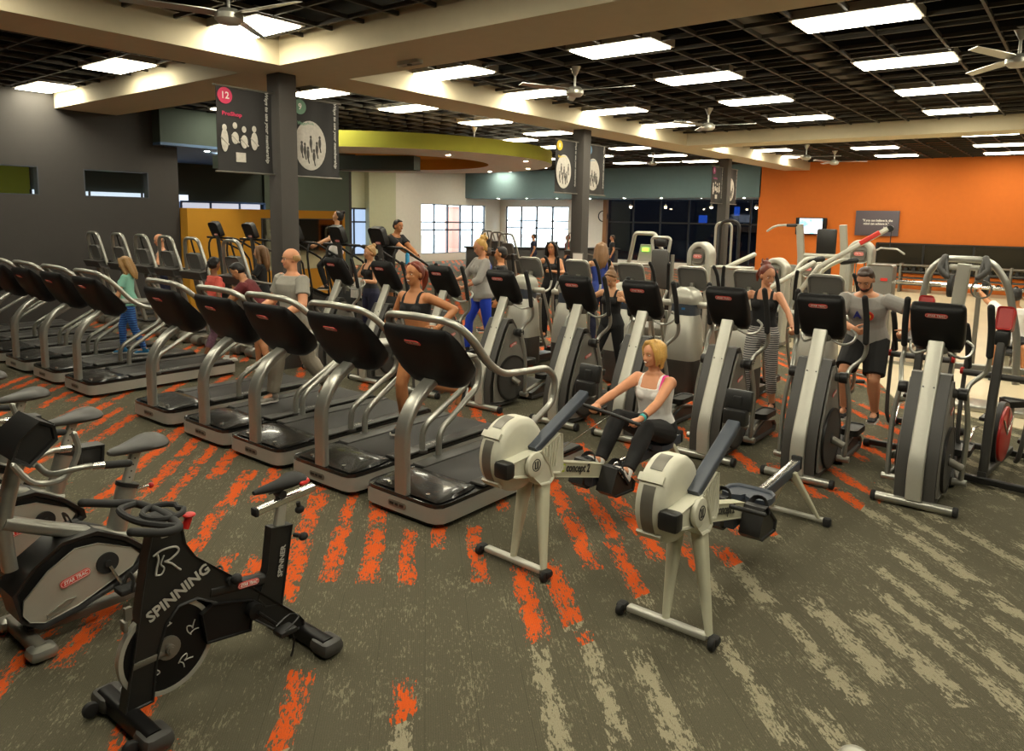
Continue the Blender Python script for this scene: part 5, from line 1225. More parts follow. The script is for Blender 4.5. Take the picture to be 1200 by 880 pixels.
# wall things ----------------------------------------------------------------
ck = thing('wall_clock', (-20.1,32.97,2.48), 0, 'round black-rimmed clock on the white wall', 'clock')
one('rim', M['black'], ck, lambda b: b.disc_ring((0,-.02,0), (0,1,0), .24, .29, .05, 32)); one('dial', M['ink'], ck, lambda b: b.cyl((0,0,0), (0,-.02,0), .25, 30))
one('hand', M['black'], ck, lambda b: (b.box((0,-.03,.08),(.02,.01,.16)), b.box((.05,-.03,-.03),(.10,.01,.02))))
tv = thing('wall_television', (-8.78,29.85,2.2), 0, 'black wall television with a pale blue picture, on the orange wall', 'television')
one('casing', M['gloss'], tv, lambda b: b.box((0,0,0), (1.16,.10,.66), bev=.02))
def tvmat():
    m, N, L, b = _new('tv_picture'); tc = N.new('ShaderNodeTexCoord'); nz = N.new('ShaderNodeTexNoise'); nz.inputs['Scale'].default_value = 3; L.new(tc.outputs['Object'], nz.inputs[0])
    r = N.new('ShaderNodeValToRGB'); r.color_ramp.elements[0].position = .4; r.color_ramp.elements[0].color = S(120,190,230)+(1,); r.color_ramp.elements[1].position = .6; r.color_ramp.elements[1].color = S(245,240,235)+(1,)
    L.new(nz.outputs['Fac'], r.inputs[0]); L.new(r.outputs[0], b.inputs['Emission Color']); b.inputs['Emission Strength'].default_value = 1.0; b.inputs['Base Color'].default_value = (0,0,0,1); return m
one('screen', tvmat(), tv, lambda b: b.box((0,-.052,.01), (.86,.006,.58))); one('wall_bracket', M['black'], tv, lambda b: b.box((.1,.08,-.02), (.2,.10,.2)))
sg = thing('quote_sign', (-6.45,29.93,2.36), 0, 'grey purple sign with a white two-line quotation on the orange wall', 'sign')
one('board', M_('sign_board', S(92,84,92)), sg, lambda b: b.box((0,0,0), (1.48,.08,.92), bev=.008))
text('lettering', '"If you can believe it, the', .115, M['ink'], sg, basis((.02,-.042,.10), (1,0,0), (0,0,1)), .002, 0, .003, width=1.02)
text('lettering', 'mind can achieve it."', .115, M['ink'], sg, basis((-.02,-.042,-.02), (1,0,0), (0,0,1)), .002, 0, .003, width=.86)
text('lettering', 'Ronnie Lott', .07, M['ink'], sg, basis((.36,-.042,-.15), (1,0,0), (0,0,1)), .002, 0, .001, width=.24)
sm = thing('ceiling_sensor', (-7.3,7.0,4.34), 0, 'small white rounded sensor under the wide beam', 'sensor'); one('cover', M['silver_lt'], sm, lambda b: b.prism(rrect(.42,.14,.06), -.03, .02, axis='z', bev=.012)); one('lens', M['grey'], sm, lambda b: b.ell((0,0,-.03), (.04,.04,.015)))
# outside beyond the windows
sbox('ground_outside', (-70,20,33.3,90,-.3,-.2), M_('pavement', S(170,165,155)))
sbox('ground_outside_left', (-70,-27.4,-5,33.3,-.3,-.2), M_('pavement', S(170,165,155)))
for x, y in ((-34,30.8),(-34,36.5)):
    st = thing('brick_pillar', (x,y,-.2), 0, 'pinkish brick pillar outside the '+('left' if y < 32 else 'back')+' window', 'pillar'); one('shaft', M_('brick', S(176,120,104)), st, lambda b: b.box((0,0,1.6), (.7,.7,3.2), bev=.02)); one('capital', M_('stone', S(200,190,175)), st, lambda b: b.box((0,0,3.25), (.9,.9,.2), bev=.02))
sh = thing('shop_front', (-14.5,40.5,0), 0, 'shop front painted night-dark with blue signs beyond the black windows', 'building')
one('wall', mat('shop_wall', S(9,10,14), .9, 0, .1, 5, spec=0.), sh, lambda b: b.box((0,.3,5), (22,.4,10.6)))  # darkness outside is put into this near-black colour, against the bright sky
BS = mat('blue_sign', S(16,34,90), .8, emit=(.05,.2,.9), es=.25, spec=0.)
for x, z, w, h in ((-1.5,2.9,.3,.5),(-3.5,2.4,.5,.5),(3.4,2.1,.6,.5),(4.4,2.9,1.0,.4),(2.6,2.8,.8,.6)): one('lit_sign', BS, sh, lambda b: b.box((x,.05,z), (w,.06,h)))
one('ledge', mat('shop_brown', S(40,28,20), .9, spec=0.), sh, lambda b: b.box((-1,.0,1.9), (3,.3,.3)))
text('lettering', 'AO', .5, mat('cyan_sign', S(120,220,230), .5, emit=(.3,.9,1), es=1.0), sh, basis((3.2,0,2.7), (1,0,0), (0,0,1)), .02, 0, .01, width=1.1)
# ------------------------------------------------------------------ placement
def place(proto, used, name_fn=None):
    pass
def many(proto, items, cat, group):
    out = []
    for i, (loc, rz, label) in enumerate(items):
        o = proto if i == 0 else copy_tree(proto)
        o.location = loc; o.rotation_euler = (0, 0, rz); tag(o, label, cat, group); out.append(o)
    return out
tm = make_treadmill()
TX = [-4.08,-5.09,-6.10,-7.02,-8.13,-10.10,-11.17,-12.25,-13.30,-14.35,-15.40]
tl = ['frontmost treadmill, beside the left rowing machine','second treadmill, with the running red-haired woman on it','third treadmill, between the running woman and the man with glasses','fourth treadmill, under the walking man in grey shirt','fifth treadmill, leftmost of the near block before the aisle gap',
      'first treadmill left of the aisle gap','treadmill with the girl in teal on it, left block','third treadmill of the left block','fourth treadmill of the left block, by the charcoal wall','treadmill second from the far end of the left block','last treadmill of the left block, cut by the left picture edge']
many(tm, [((x, 3.79, 0), 0, l) for x, l in zip(TX, tl)], 'treadmill', 'row of silver and black treadmills')
el = make_elliptical()
EX = [-.99,-1.94,-2.84,-3.80,-4.64,-5.74,-6.78,-7.90,-8.98]
ell_l = ['rightmost elliptical trainer, empty, front to the camera','second elliptical from the right, with the bearded man behind it','elliptical with the smiling woman in black top and striped leggings','elliptical directly behind the rowing woman','elliptical with the woman in dark tank top looking down','elliptical left of the woman looking down','elliptical with the woman in grey hooded jacket','elliptical behind the running red-haired woman','leftmost elliptical of the row, by the woman with a towel']
many(el, [((x, 6.69, 0), 0, l) for x, l in zip(EX, ell_l)], 'elliptical trainer', 'row of elliptical trainers')
st_ = make_shroud_trainer()
many(st_, [((x, 9.25, 0), 0, l) for x, l in zip((-2.55,-3.50,-4.30,-5.25,-6.17,-7.07), ('trainer with pale shroud tower behind the smiling woman','trainer with pale shroud tower, second from the right','trainer with pale shroud tower in the gap right of the rowing woman','trainer with pale shroud tower right of the woman looking down','trainer with pale shroud tower before the woman with her back turned','trainer with pale shroud tower and curly-haired woman on it'))], 'cross trainer', 'second row of trainers with shroud towers')
hm = make_hoop_machine()
many(hm, [((x, 6.6, 0), 0, l) for x, l in zip((-15.95,-14.85,-13.9,-12.98,-12.08,-10.85), ('leftmost machine with a tall metal hoop by the charcoal wall','second hooped machine from the left','third hooped machine, in front of the bald man','fourth hooped machine, before the wall corner','hooped machine with a white towel hanging on it','rightmost hooped machine, behind the woman in coral shirt'))], 'exercise machine', 'row of machines with metal hoops')
sc_ = make_stair_climber()
many(sc_, [((x, 9.0, 0), 0, l) for x, l in zip((-14.9,-13.6,-12.1,-10.8,-9.7), ('black stair climber left of the nearest column','black stair climber just behind the nearest column','black stair climber with the woman in white on it','black stair climber between the two raised people','black stair climber with the leaning man on it'))], 'stair climber', 'row of black stair climbers')
rc = make_red_climber()
many(rc, [((-1.33, 8.35, 0), 0, 'climbing machine with red head unit, left of the pair'), ((-.62, 7.75, 0), math.radians(-6), 'climbing machine with red head unit and red wheel at the right edge')], 'exercise machine', 'machines with red head units')
# rowers
rw = make_rower(); rw2 = copy_tree(rw)
rw.location = (-2.88, 3.72, 0); rw.rotation_euler = (0,0,-.05); tag(rw, 'white rowing machine in use, under the blonde woman', 'rowing machine')
rw2.location = (-1.72, 3.68, 0); tag(rw2, 'empty white rowing machine nearest the camera', 'rowing machine')
add_seat(rw, 1.78, .50); add_seat(rw2, 1.18, .50)
add_handle(rw, (-.26,1.14,.87), (.22,1.18,.80), (.02,.42,.72))
add_handle(rw2, (-.25,.66,.56), (.27,.72,.55), (.02,.42,.66))
sb = make_spin_bike(); sb.location = (-3.26, 1.36, 0); tag(sb, 'black indoor cycling bike in the foreground with white lettering', 'exercise bike')
ub = make_upright_bike()
many(ub, [((x, 1.28, 0), 0, l) for x, l in zip((-4.36,-5.26,-6.16,-7.06), ('grey upright bike nearest the camera, behind the cycling bike','second grey upright bike','third grey upright bike, at the left edge','farthest grey upright bike, mostly outside the left edge'))], 'exercise bike', 'row of grey upright bikes')
# ------------------------------------------------------------------ weight area
t = thing('small_treadmill', (-7.0,13.2,0), 0, 'pale machine with trapezoid hoop and green display before the dark windows', 'exercise machine')
one('hoop', M['silver_lt'], t, lambda b: b.tube(round_corners([(-.55,.1,1.45),(-.40,.0,1.50),(-.22,-.12,2.08),(.22,-.12,2.08),(.45,.0,1.50),(.40,.1,1.42)], .07, 4), .04, 10))
one('post', M['silver_lt'], t, lambda b: [b.tube([(s*.3,.2,.15),(s*.33,0,1.48)], .04, 10) for s in (-1,1)]); one('crossbar', M['silver_lt'], t, lambda b: b.tube([(-.85,.1,1.42),(.45,.1,1.46)], .03, 10)); one('console', M['silver_lt'], t, lambda b: b.prism([(-.18,1.50),(.18,1.50),(.11,1.86),(-.11,1.86)], -.08, 0, axis='y', bev=.02)); one('display', mat('green_display', S(120,220,60), .4, emit=(.3,1,.05), es=1.2), t, lambda b: b.box((0,-.085,1.76), (.14,.01,.07))); one('deck', M['silver_dk'], t, lambda b: b.box((0,.9,.12), (.8,1.8,.18), bev=.03))
t = thing('padded_back_machine', (-6.45,12.7,0), 0, 'machine with dark ribbed back pad and small silver hoop', 'weight machine')
one('back_pad', M['dgrey'], t, lambda b: (b.box((0,0,1.42), (.36,.12,.75), bev=.05))); one('hoop', M['silver_lt'], t, lambda b: b.tube(round_corners([(-.16,0,1.75),(-.2,0,2.02),(.2,0,2.02),(.16,0,1.75)], .08, 4), .03, 10)); one('head_pad', M['black'], t, lambda b: b.box((0,0,1.92), (.24,.1,.16), bev=.04)); one('frame', M['silver'], t, lambda b: (b.tube([(-.2,.1,.05),(-.2,.1,1.7)], .035, 10), b.tube([(.2,.1,.05),(.2,.1,1.7)], .035, 10), b.box((0,.1,.04), (.6,.7,.06), bev=.01)))
seat_unit(t, .35)
a = weight_tower('tall weight stack with rounded grey head left of the grey panel', (-5.85,13.2,0), 1.90, .36)
b_ = thing('weight_machine_shroud', (-5.0,12.6,0), 0, 'plain grey panelled weight stack cover with small red tag', 'weight machine')
one('panel', M['silver'], b_, lambda b: b.prism(rrect(.62,1.5,.04), -.2, .2, axis='y', bev=.02, X=Matrix.Translation((0,0,.78)))); one('tag', M['badge'], b_, lambda b: b.box((.2,-.205,1.42), (.12,.01,.05))); one('rim', M['silver_lt'], b_, lambda b: b.box((0,0,1.54), (.62,.42,.03), bev=.01)); one('guide_slot', M['dgrey'], b_, lambda b: b.box((-.05,-.203,.75), (.02,.01,1.2)))
t = weight_tower('weight stack with white press arms right of the third column', (-4.75,14.2,0), 1.62, .36)
for x0, z0, x1, z1 in ((-1.0,1.3,-.35,1.72),(.1,1.1,.75,1.62)):
    ar = one('press_arm', M['silver_lt'], t, lambda b: b.tube([(x0,-.9,z0),(x1,-.3,z1)], .045, 12, cap='round'))
one('cross_arm', M['silver_lt'], t, lambda b: b.tube([(-1.0,-.9,1.3),(-.4,-.9,1.1),(.1,-.9,1.1)], .05, 10)); seat_unit(t, .5)
t = weight_tower('low wide weight machine with a red tag, near the orange wall', (-4.95,17.0,0), 1.55, .36)
one('side_panel', M['silver_dk'], t, lambda b: b.box((-.55,0,.72), (.55,.35,1.34), bev=.03))
t = thing('leg_raise_tower', (-5.1,18.6,0), 0, 'tall silver leg raise tower with black back pads', 'weight machine')
for x in (-.55, .45): one('upright', M['silver_lt'], t, lambda b: b.tube([(x,0,.05),(x,0,1.5),(x-.06,-.1,2.3)], 1, prof=rrect(.16,.12,.02), up=V((1,0,0))))
[one('crossbar', M['silver_lt'], t, lambda b: b.tube([(-.55,0,z),(.45,0,z)], .06, 10)) for z in (1.55,.75)]
one('chin_up_bar', M['silver_lt'], t, lambda b: b.tube([(-1.35,-.2,2.12),(-1.1,-.2,2.26),(-.6,-.1,2.27)], .028, 10, k=3, cap='round')); one('chin_up_grip', M['black'], t, lambda b: b.tube([(-.9,-.16,2.27),(-.65,-.12,2.27)], .04, 10))
pad('back_pad', t, (.0,.05,1.9), (.45,.10,.6)); pad('lower_pad', t, (-.1,.05,1.1), (.5,.10,.7)); pad('elbow_pad', t, (-.75,-.15,1.25), (.2,.4,.12))
t = weight_tower('pulldown tower with rounded top and long slanted arm', (-3.60,15.6,0), 1.98, .38)
one('slanted_arm', M['silver_lt'], t, lambda b: b.tube([(-.75,-1.2,1.05),(-.45,-1.2,1.52),(.62,-.9,2.26)], 1, prof=rrect(.085,.06,.02))); one('arm_sticker', M['badge'], t, lambda b: b.tube([(.2,-1.035,1.985),(.5,-.95,2.19)], 1, prof=rrect(.087,.064,.02)))
pl = one('pulley', M['black'], t, lambda b: (b.cyl((.66,-.92,2.26), (.66,-.86,2.26), .06, 14), b.cyl((.68,-.9,1.92), (.68,-.9,2.24), .008, 6))); one('pulldown_handle', M['silver_lt'], pl, lambda b: b.tube([(.47,-.9,1.87),(.53,-.9,1.91),(.80,-.9,1.90),(.92,-.9,1.82)], .018, 8, cap='round'))
for sx in (-1, 1): one('lever_arm', M['silver_lt'], t, lambda b: b.tube([(-.75+sx*.22,-1.0,.5),(-.72+sx*.22,-1.0,1.3),(-.5+sx*.3,-.9,1.62),(-.25+sx*.3,-.8,1.66)], .04, 10, k=3)); one('lever_grip', M['black'], t, lambda b: b.tube([(-.42+sx*.3,-.85,1.62),(-.2+sx*.3,-.8,1.66)], .055, 10, cap='round'))
one('weight_cover', M['silver'], t, lambda b: b.prism(rrect(.42,1.6,.05), -.15, .15, axis='y', bev=.02, X=Matrix.Translation((.72,-1.6,.85)))); one('cover_tag', M['badge'], t, lambda b: b.box((.80,-1.76,1.40), (.11,.01,.05))); seat_unit(t, -.9, -.5)
t = thing('cable_press_machine', (-1.28,10.9,0), 0, 'arched silver press machine with black grips behind the rightmost elliptical', 'weight machine')
one('centre_post', M['silver_lt'], t, lambda b: b.tube([(-.10,0,.1),(-.06,0,1.0),(.0,-.05,1.86)], 1, prof=rrect(.15,.12,.02), up=V((1,0,0)))); one('arch', M['silver'], t, lambda b: b.tube(round_corners([(-.48,0,1.1),(-.40,0,1.75),(-.25,0,1.92),(.28,0,1.92),(.48,0,1.62),(.62,0,1.0),(.66,0,.4)], .14, 5), .042, 10)); one('cross_head', M['silver_lt'], t, lambda b: b.box((0,-.06,1.82), (.34,.08,.07), bev=.015))
for sx in (-1, 1): one('grip', M['dgrey'], t, lambda b: (b.tube([(sx*.22,-.05,1.94),(sx*.26,-.12,1.80),(sx*.17,-.14,1.70)], .04, 10, k=2, cap='round'), b.tube([(sx*.17,-.14,1.70),(sx*.22,-.05,1.94)], .03, 8)))
one('side_panel', M['silver'], t, lambda b: b.prism(rrect(.45,1.3,.05), -.05, .05, axis='y', bev=.015, X=Matrix.Translation((1.05,.3,.72)))); one('basket', M['silver_dk'], t, lambda b: b.disc_ring((.2,0,1.55), (0,1,0), .10, .12, .02, 20)); one('base', M['silver'], t, lambda b: b.box((.1,.1,.05), (1.4,.5,.08), bev=.02)); one('lower_bar', M['silver'], t, lambda b: b.tube([(-.1,0,.55),(1.3,.2,.55)], 1, prof=rrect(.08,.08,.01)))
# far racks: horizontal rails with posts
def rack(x0, x1, y, label):
    t = thing('storage_rack', ((x0+x1)/2, y, 0), 0, label, 'rack'); h = (x1-x0)/2
    for z in (.28,.5,.72,.94): one('shelf', M['dgrey'] if z < .9 else M['silver_dk'], t, lambda b: b.box((0,0,z), (2*h,.35,.05), bev=.01))
    for x in (-h,-h*.33,h*.33,h): one('post', M['silver_dk'], t, lambda b: b.box((x,0,.5), (.07,.4,1.0), bev=.01))
    for i in range(int(2*h/.24)):
        for z in (.36,.80): one('dumbbell', M['rubber'], t, lambda b: (b._cylb(V((-h+.14+.24*i,-.16,z)), V((-h+.14+.24*i,-.04,z)), .065, 12, None, .01), b._cylb(V((-h+.14+.24*i,.04,z)), V((-h+.14+.24*i,.16,z)), .065, 12, None, .01), b.cyl((-h+.14+.24*i,-.05,z), (-h+.14+.24*i,.05,z), .018, 8)))
    return t
rack(-6.2,-3.4,28.6,'long weight rack under the left part of the wall mirror'); rack(-3.0,-.2,28.6,'long weight rack under the middle of the wall mirror'); rack(.2,3.0,28.6,'long weight rack under the right part of the wall mirror')
def bench(x, y, label, blab):
    t = thing('weight_bench', (x,y,0), 0, label, 'bench')
    pad('bench_pad', t, (0,.2,.44), (.30,1.2,.08)); one('frame', M['silver'], t, lambda b: (b.tube([(0,-.3,.2),(0,.75,.2)], 1, prof=rrect(.08,.08,.01), up=V((1,0,0))), b.box((0,-.25,.22),(.06,.06,.4)), b.box((0,.7,.22),(.06,.06,.4)), b.box((0,-.3,.03),(.6,.08,.06)), b.box((0,.75,.03),(.6,.08,.06))))
    for sx in (-1,1): one('bar_stand', M['silver_dk'], t, lambda b: b.tube([(sx*.55,.75,.03),(sx*.55,.75,1.25)], 1, prof=rrect(.07,.07,.01)))
    bb = thing('barbell', (x,y+.70,1.33), 0, blab, 'barbell'); one('bar', M['chrome'], bb, lambda b: b.cyl((-1.1,0,0), (1.1,0,0), .03, 10))
    for sx in (-1,1): one('plate', M['rubber'], bb, lambda b: b._cylb(V((sx*.92,0,0)), V((sx*1.0,0,0)), .19, 24, None, .012))
bench(-2.35,13.9,'weight bench on the pale floor, left','barbell resting on the left bench'); bench(-.9,13.6,'weight bench under the man in white shirt','barbell held up over the right bench')
for i, (x, y, lb) in enumerate(((-3.05,19.5,'slim grey upright stand on the pale floor, left'),(-2.5,20.5,'slim grey upright stand on the pale floor, right'))):
    t = thing('bar_holder', (x,y,0), 0, lb, 'stand'); one('post', M['silver'], t, lambda b: b.cyl((0,0,.05), (0,0,1.35), .03, 10)); one('base', M['dgrey'], t, lambda b: b._cylb(V((0,0,0)), V((0,0,.06)), .22, 20, None, .015))
t = thing('low_stepper', (-2.75,11.2,0), .5, 'small black low machine on the carpet edge behind the bearded man', 'exercise machine')
one('frame', M['black'], t, lambda b: (b.tube([(-.3,0,.08),(.35,.0,.08)], .03, 8), b.tube([(-.25,-.2,.1),(.1,.2,.35),(.3,.25,.2)], .025, 8, k=3), b.box((-.1,0,.2),(.3,.25,.12),bev=.03))); one('plate_peg', M['silver'], t, lambda b: b.tube([(.1,0,.2),(.45,.15,.12)], .02, 8))
# towel on hooped machine, bag, bottles
def towel(name, label, loc, w, h, m):
    b = MB(); R = []
    for k in range(13):
        q = k/12; a = (q-.5)*2; z = -abs(a)*h+(.02 if abs(a) < .1 else 0); y = .035*(1 if a > 0 else -1)*min(1, abs(a)*6)
        ring = []; ww = w*(1+.12*math.sin(q*5))
        for i in range(9): ring.append(V((-ww/2+ww*i/8, y+.014*math.sin(i*1.7+q*4), z)))
        for i in range(8, -1, -1): ring.append(V((-ww/2+ww*i/8, y+.014*math.sin(i*1.7+q*4)+.010, z)))
        R.append(ring)
    b.rings(R); o = b.build(name, m, None); o.location = loc; return tag(o, label, 'towel')
TW = mat('towel_white', S(226,222,212), .95, 0, .04, 80, bump=.4)
towel('towel', 'white towel hanging from a hooped machine', (-12.44, 6.85, 1.275), .17, .42, TW).rotation_euler = (0,0,PI/2)
b = MB(); b.rings([[V((r*math.cos(a), r*math.sin(a), z)) for a in [2*PI*j/16 for j in range(16)]] for z, r in ((0,.036),(.16,.038),(.19,.02),(.22,.02))]); o = b.build('water_bottle', mat('blue_bottle', S(60,160,210), .2), None); o.location = (-9.5,9.05,1.5); tag(o, 'blue water bottle by the nearest column', 'bottle')
# partly seen rounded silver thing at bottom right edge of the frame
k = thing('kettle_weight', (-.60,3.19,0), 0, 'rounded silver handle top at the bottom edge of the picture', 'equipment')
one('dome', M['silver_lt'], k, lambda b: b.ell((0,0,.07), (.07,.07,.05))); one('base', M['silver_dk'], k, lambda b: b._cylb(V((0,0,0)), V((0,0,.06)), .075, 24, None, .01))

# far_rows: machines and counter in front of the bright windows
fr = make_hoop_machine()
many(fr, [((x, y, 0), rz, l) for x, y, rz, l in ((-12.6,15.8,0,'hooped machine far back in front of the white wall, left'),(-13.9,17.0,0,'hooped machine far back under the left bright window'),(-15.3,18.2,0,'hooped machine farthest back at the left'),(-12.9,19.6,0,'hooped machine far back between the bright windows'))], 'exercise machine', 'far machines before the bright windows')
t = thing('reception_counter', (-18.6,25.6,0), math.radians(45), 'long dark counter below the bright windows', 'counter')
one('body', M['dgrey'], t, lambda b: b.box((0,0,.52), (6.5,.7,1.04), bev=.02)); one('worktop', M['black'], t, lambda b: b.box((0,0,1.07), (6.7,.9,.06), bev=.02))

t = thing('tall_cable_frame', (-8.75,21.8,0), 0, 'tall black arched cable frame just left of the orange wall', 'weight machine')
one('arch', M['black'], t, lambda b: b.tube(round_corners([(-.35,0,.05),(-.35,0,2.35),(.25,0,2.35),(.25,0,.05)], .25, 6), .05, 10)); one('inner_arch', M['silver_lt'], t, lambda b: b.tube(round_corners([(-.62,.3,.05),(-.62,.3,2.3),(-.1,.3,2.3),(-.1,.3,.05)], .2, 6), .035, 10)); one('base', M['dgrey'], t, lambda b: b.box((-.1,.15,.04), (1.2,.8,.07), bev=.02)); pad('seat_pad', t, (-.05,-.35,.5), (.35,.4,.1)); one('seat_post', M['dgrey'], t, lambda b: b.box((-.05,-.35,.25), (.08,.08,.42)))
# ------------------------------------------------------------------ people in their places
C_black = M_('cloth_black', S(24,23,24), .8); C_white = M_('cloth_white', S(236,232,228), .8); C_heather = M_('cloth_heather', S(150,146,136), .85); C_teal = M_('cloth_teal', S(140,200,180), .8)
C_coral = M_('cloth_coral', S(238,104,90), .8); C_maroon = M_('cloth_maroon', S(104,36,40), .8); C_grey = M_('cloth_light_grey', S(160,156,150), .85); C_blue = M_('cloth_royal_blue', S(26,62,190), .7); C_navy = M_('cloth_navy', S(28,30,56), .8)
C_khaki = M_('cloth_stone', S(150,140,124), .85); C_stripe = stripes('cloth_striped', S(70,70,72), S(186,182,178), 13, 'Z'); C_bstripe = stripes('cloth_blue_striped', S(30,60,140), S(70,130,200), 9, 'Z'); C_pattern = mat('cloth_patterned', S(120,84,100), .8, 0, .6, 40); C_vblue = M_('cloth_blue_top', S(50,70,150), .8)
SH_w = M_('shoe_white', S(226,222,216)); SH_k = M_('shoe_black', S(30,30,32)); SH_g = M_('shoe_grey', S(130,124,116)); SH_b = M_('shoe_blue', S(40,120,170)); SOLE = M_('sole_white', S(224,220,212))
p = PI
# rowing woman: faces -Y, seat at (−2.86, 5.5)
r, info = person('blonde woman in white tank top and black leggings rowing, smiling', (-2.78,5.50,0), p-.03, 1.66, 'f', 'pink', pelvis=(0,-.02,.60), spine=(0,.16,1), look=(.38,.02), smile=True, hair=('bob','blonde'),
    top=('tank', C_white), bottom=('leggings', C_black), shoes=(SH_w, SH_k), RH=(.235,.60,.855), LH=(-.17,.585,.80), RE=(.8,-.1,-.8), LE=(-.8,-.1,-.8), RHd=(-.1,.8,-.15), LHd=(.25,.7,-.1), RP=(0,-.2,-1), LP=(0,-.2,-1), curl=1.15,
    RF=(.14,.62,.43), LF=(-.14,.66,.42), RFd=(0,.55,.6), LFd=(0,.55,.6), RK=(.12,.3,1), LK=(-.12,.3,1), vox=.0075, build=1.14)
b = MB(); el_, wr_, hd_, pm_ = info['arm'][-1]; q = wr_.lerp(el_, .10); dd = (el_-wr_).normalized(); b.tube([q-dd*.012, q+dd*.012], .030, 14); b.build('wristband', M_('teal_band', S(70,180,180)), r)
b = MB(); q = wr_.lerp(el_, .2); b.tube([q-dd*.008, q+dd*.008], .032, 14); b.build('watch', M['black'], r)
b = MB(); at = info['at']; b.tube([at(.40,-.105,.09), at(.46,-.11,.05), at(.488,-.105,0), at(.46,-.10,-.07), at(.40,-.10,-.09)], .011, 6, k=3, cap='round'); b.build('bra_strap', M_('pink_strap', S(236,60,150)), r)
# running red-haired woman on treadmill 2
person('running woman with auburn ponytail and black sports bra on treadmill', (-5.09,5.0,.21), p, 1.68, 'f', 'tan', pelvis=(0,0,.93), spine=(0,.12,1), turn=-.1, look=(-.05,.0), smile=True, hair=('ponytail','red'),
    top=('bra', C_black), bottom=('briefs', C_black), shoes=(SH_k, SOLE), RH=(.16,.26,1.14), LH=(-.30,.04,1.10), RE=(.8,-1,-.3), LE=(-.8,-1,-.3), curl=1.2, RF=(.10,.10,.10), LF=(-.09,-.50,.36), LFd=(0,.35,-.9), RK=(0,1,.2), LK=(0,1,0), vox=.008, build=1.1)
# man in grey shirt with glasses
person('balding man with glasses in grey v-neck shirt walking on treadmill', (-7.08,4.98,.21), p, 1.74, 'm', 'pink', pelvis=(0,0,.95), spine=(0,.05,1), turn=-.05, look=(.3,0), hair=('fringe','dblonde'), glasses=True,
    top=('tee', C_heather), bottom=('pants', C_khaki), shoes=(SH_g, SOLE), RH=(.28,.30,1.05), LH=(-.28,.34,1.06), curl=.9, RF=(.10,.24,.09), LF=(-.1,-.36,.16), LFd=(0,.8,-.5), build=1.12)
# girl in teal
person('girl with long blonde hair in teal shirt and blue striped leggings', (-11.2,5.0,.21), p*.8, 1.45, 'f', 'fair', pelvis=(0,0,.80), look=(.2,.3), hair=('long','dblonde'), top=('tee', C_teal), bottom=('leggings', C_bstripe), shoes=(SH_b, SOLE), RF=(.08,.12,.08), LF=(-.08,-.2,.09), RH=(.2,.22,.75), LH=(-.2,.2,.75))
# woman in coral
person('woman with dark braid in coral shirt, back turned, walking', (-10.75,6.1,0), -.1, 1.66, 'f', 'brown', pelvis=(0,0,.89), hair=('braid','black'), look=(-.3,.1), top=('tee', C_coral), bottom=('capri', C_pattern), shoes=(SH_w, SOLE), RF=(.1,.12,.08), LF=(-.1,-.14,.08))
# man in maroon leaning over
person('man in maroon shirt and black shorts bending forward beside the treadmills', (-9.6,6.2,0), 2.4, 1.74, 'm', 'olive', pelvis=(0,-.05,.94), spine=(0,.75,1), look=(.1,.6), hair=('short','black'), top=('tee', C_maroon), bottom=('shorts', C_black), shoes=(SH_w, SOLE), RH=(.22,.62,.92), LH=(-.22,.62,.92), RF=(.13,.1,.08), LF=(-.13,-.12,.08), curl=.7)
# old man by the wall corner
person('bald man in pale tank top standing behind the hooped machines', (-14.75,7.35,.1), p*.85, 1.78, 'm', 'pink', pelvis=(0,0,.98), hair=('bald','grey'), look=(-.4,.2), top=('tank', C_grey), bottom=('shorts', C_navy), shoes=(SH_w, SOLE), spine=(0,.15,1), RH=(.25,.4,1.1), LH=(-.25,.4,1.1), vox=.01)
# dark woman by the nearest column
person('woman with long light brown hair in black shirt, left of the nearest column', (-10.75,6.95,.12), p*.80, 1.66, 'f', 'fair', hair=('long','lbrown'), look=(.1,0), top=('tee', C_black), bottom=('leggings', C_black), shoes=(SH_k, SOLE), RH=(.2,.36,1.0), LH=(-.2,.38,1.02), vox=.01)
# woman with phone and towel
r, info = person('woman with blonde bun in black top holding a white towel', (-9.20,7.95,.16), p*.95, 1.66, 'f', 'olive', hair=('bun','dblonde'), look=(.15,.05), top=('tank', C_black), bottom=('leggings', C_navy), shoes=(SH_k, SOLE), RH=(.10,.24,1.30), LH=(-.18,.32,1.16), RE=(.6,-.2,-1), LE=(-.7,-.2,-1), curl=1.1, vox=.009)
o = towel('towel', 'white towel held by the woman with the blonde bun', (-9.12,7.58,1.34), .20, .30, TW)
# runner in white on stair climber
person('woman in white shirt climbing, head thrown back, on a black stair climber', (-12.0,9.45,.70), p*.79, 1.72, 'f', 'fair', hair=('bun','black'), look=(.2,-.3), top=('tee', C_white), bottom=('leggings', C_black), shoes=(SH_k, SOLE), RH=(.3,.35,1.05), LH=(-.3,.35,1.05), RF=(.1,.2,.2), LF=(-.1,-.1,.08), spine=(0,-.05,1), vox=.01)
# leaning man
person('man in black shirt leaning forward with joined hands on a stair climber', (-10.6,9.6,.54), -p*.42, 1.78, 'm', 'tan', pelvis=(0,-.08,.98), spine=(0,.6,1), hair=('short','black'), look=(.2,.1), smile=True, top=('tee', C_black), bottom=('shorts', C_black), shoes=(SH_k, SOLE), RH=(.05,.62,1.05), LH=(-.05,.62,1.05), RE=(1,-.3,-.3), LE=(-1,-.3,-.3), curl=.8, RF=(.12,.0,.08), LF=(-.12,.0,.08), vox=.01, build=1.12)
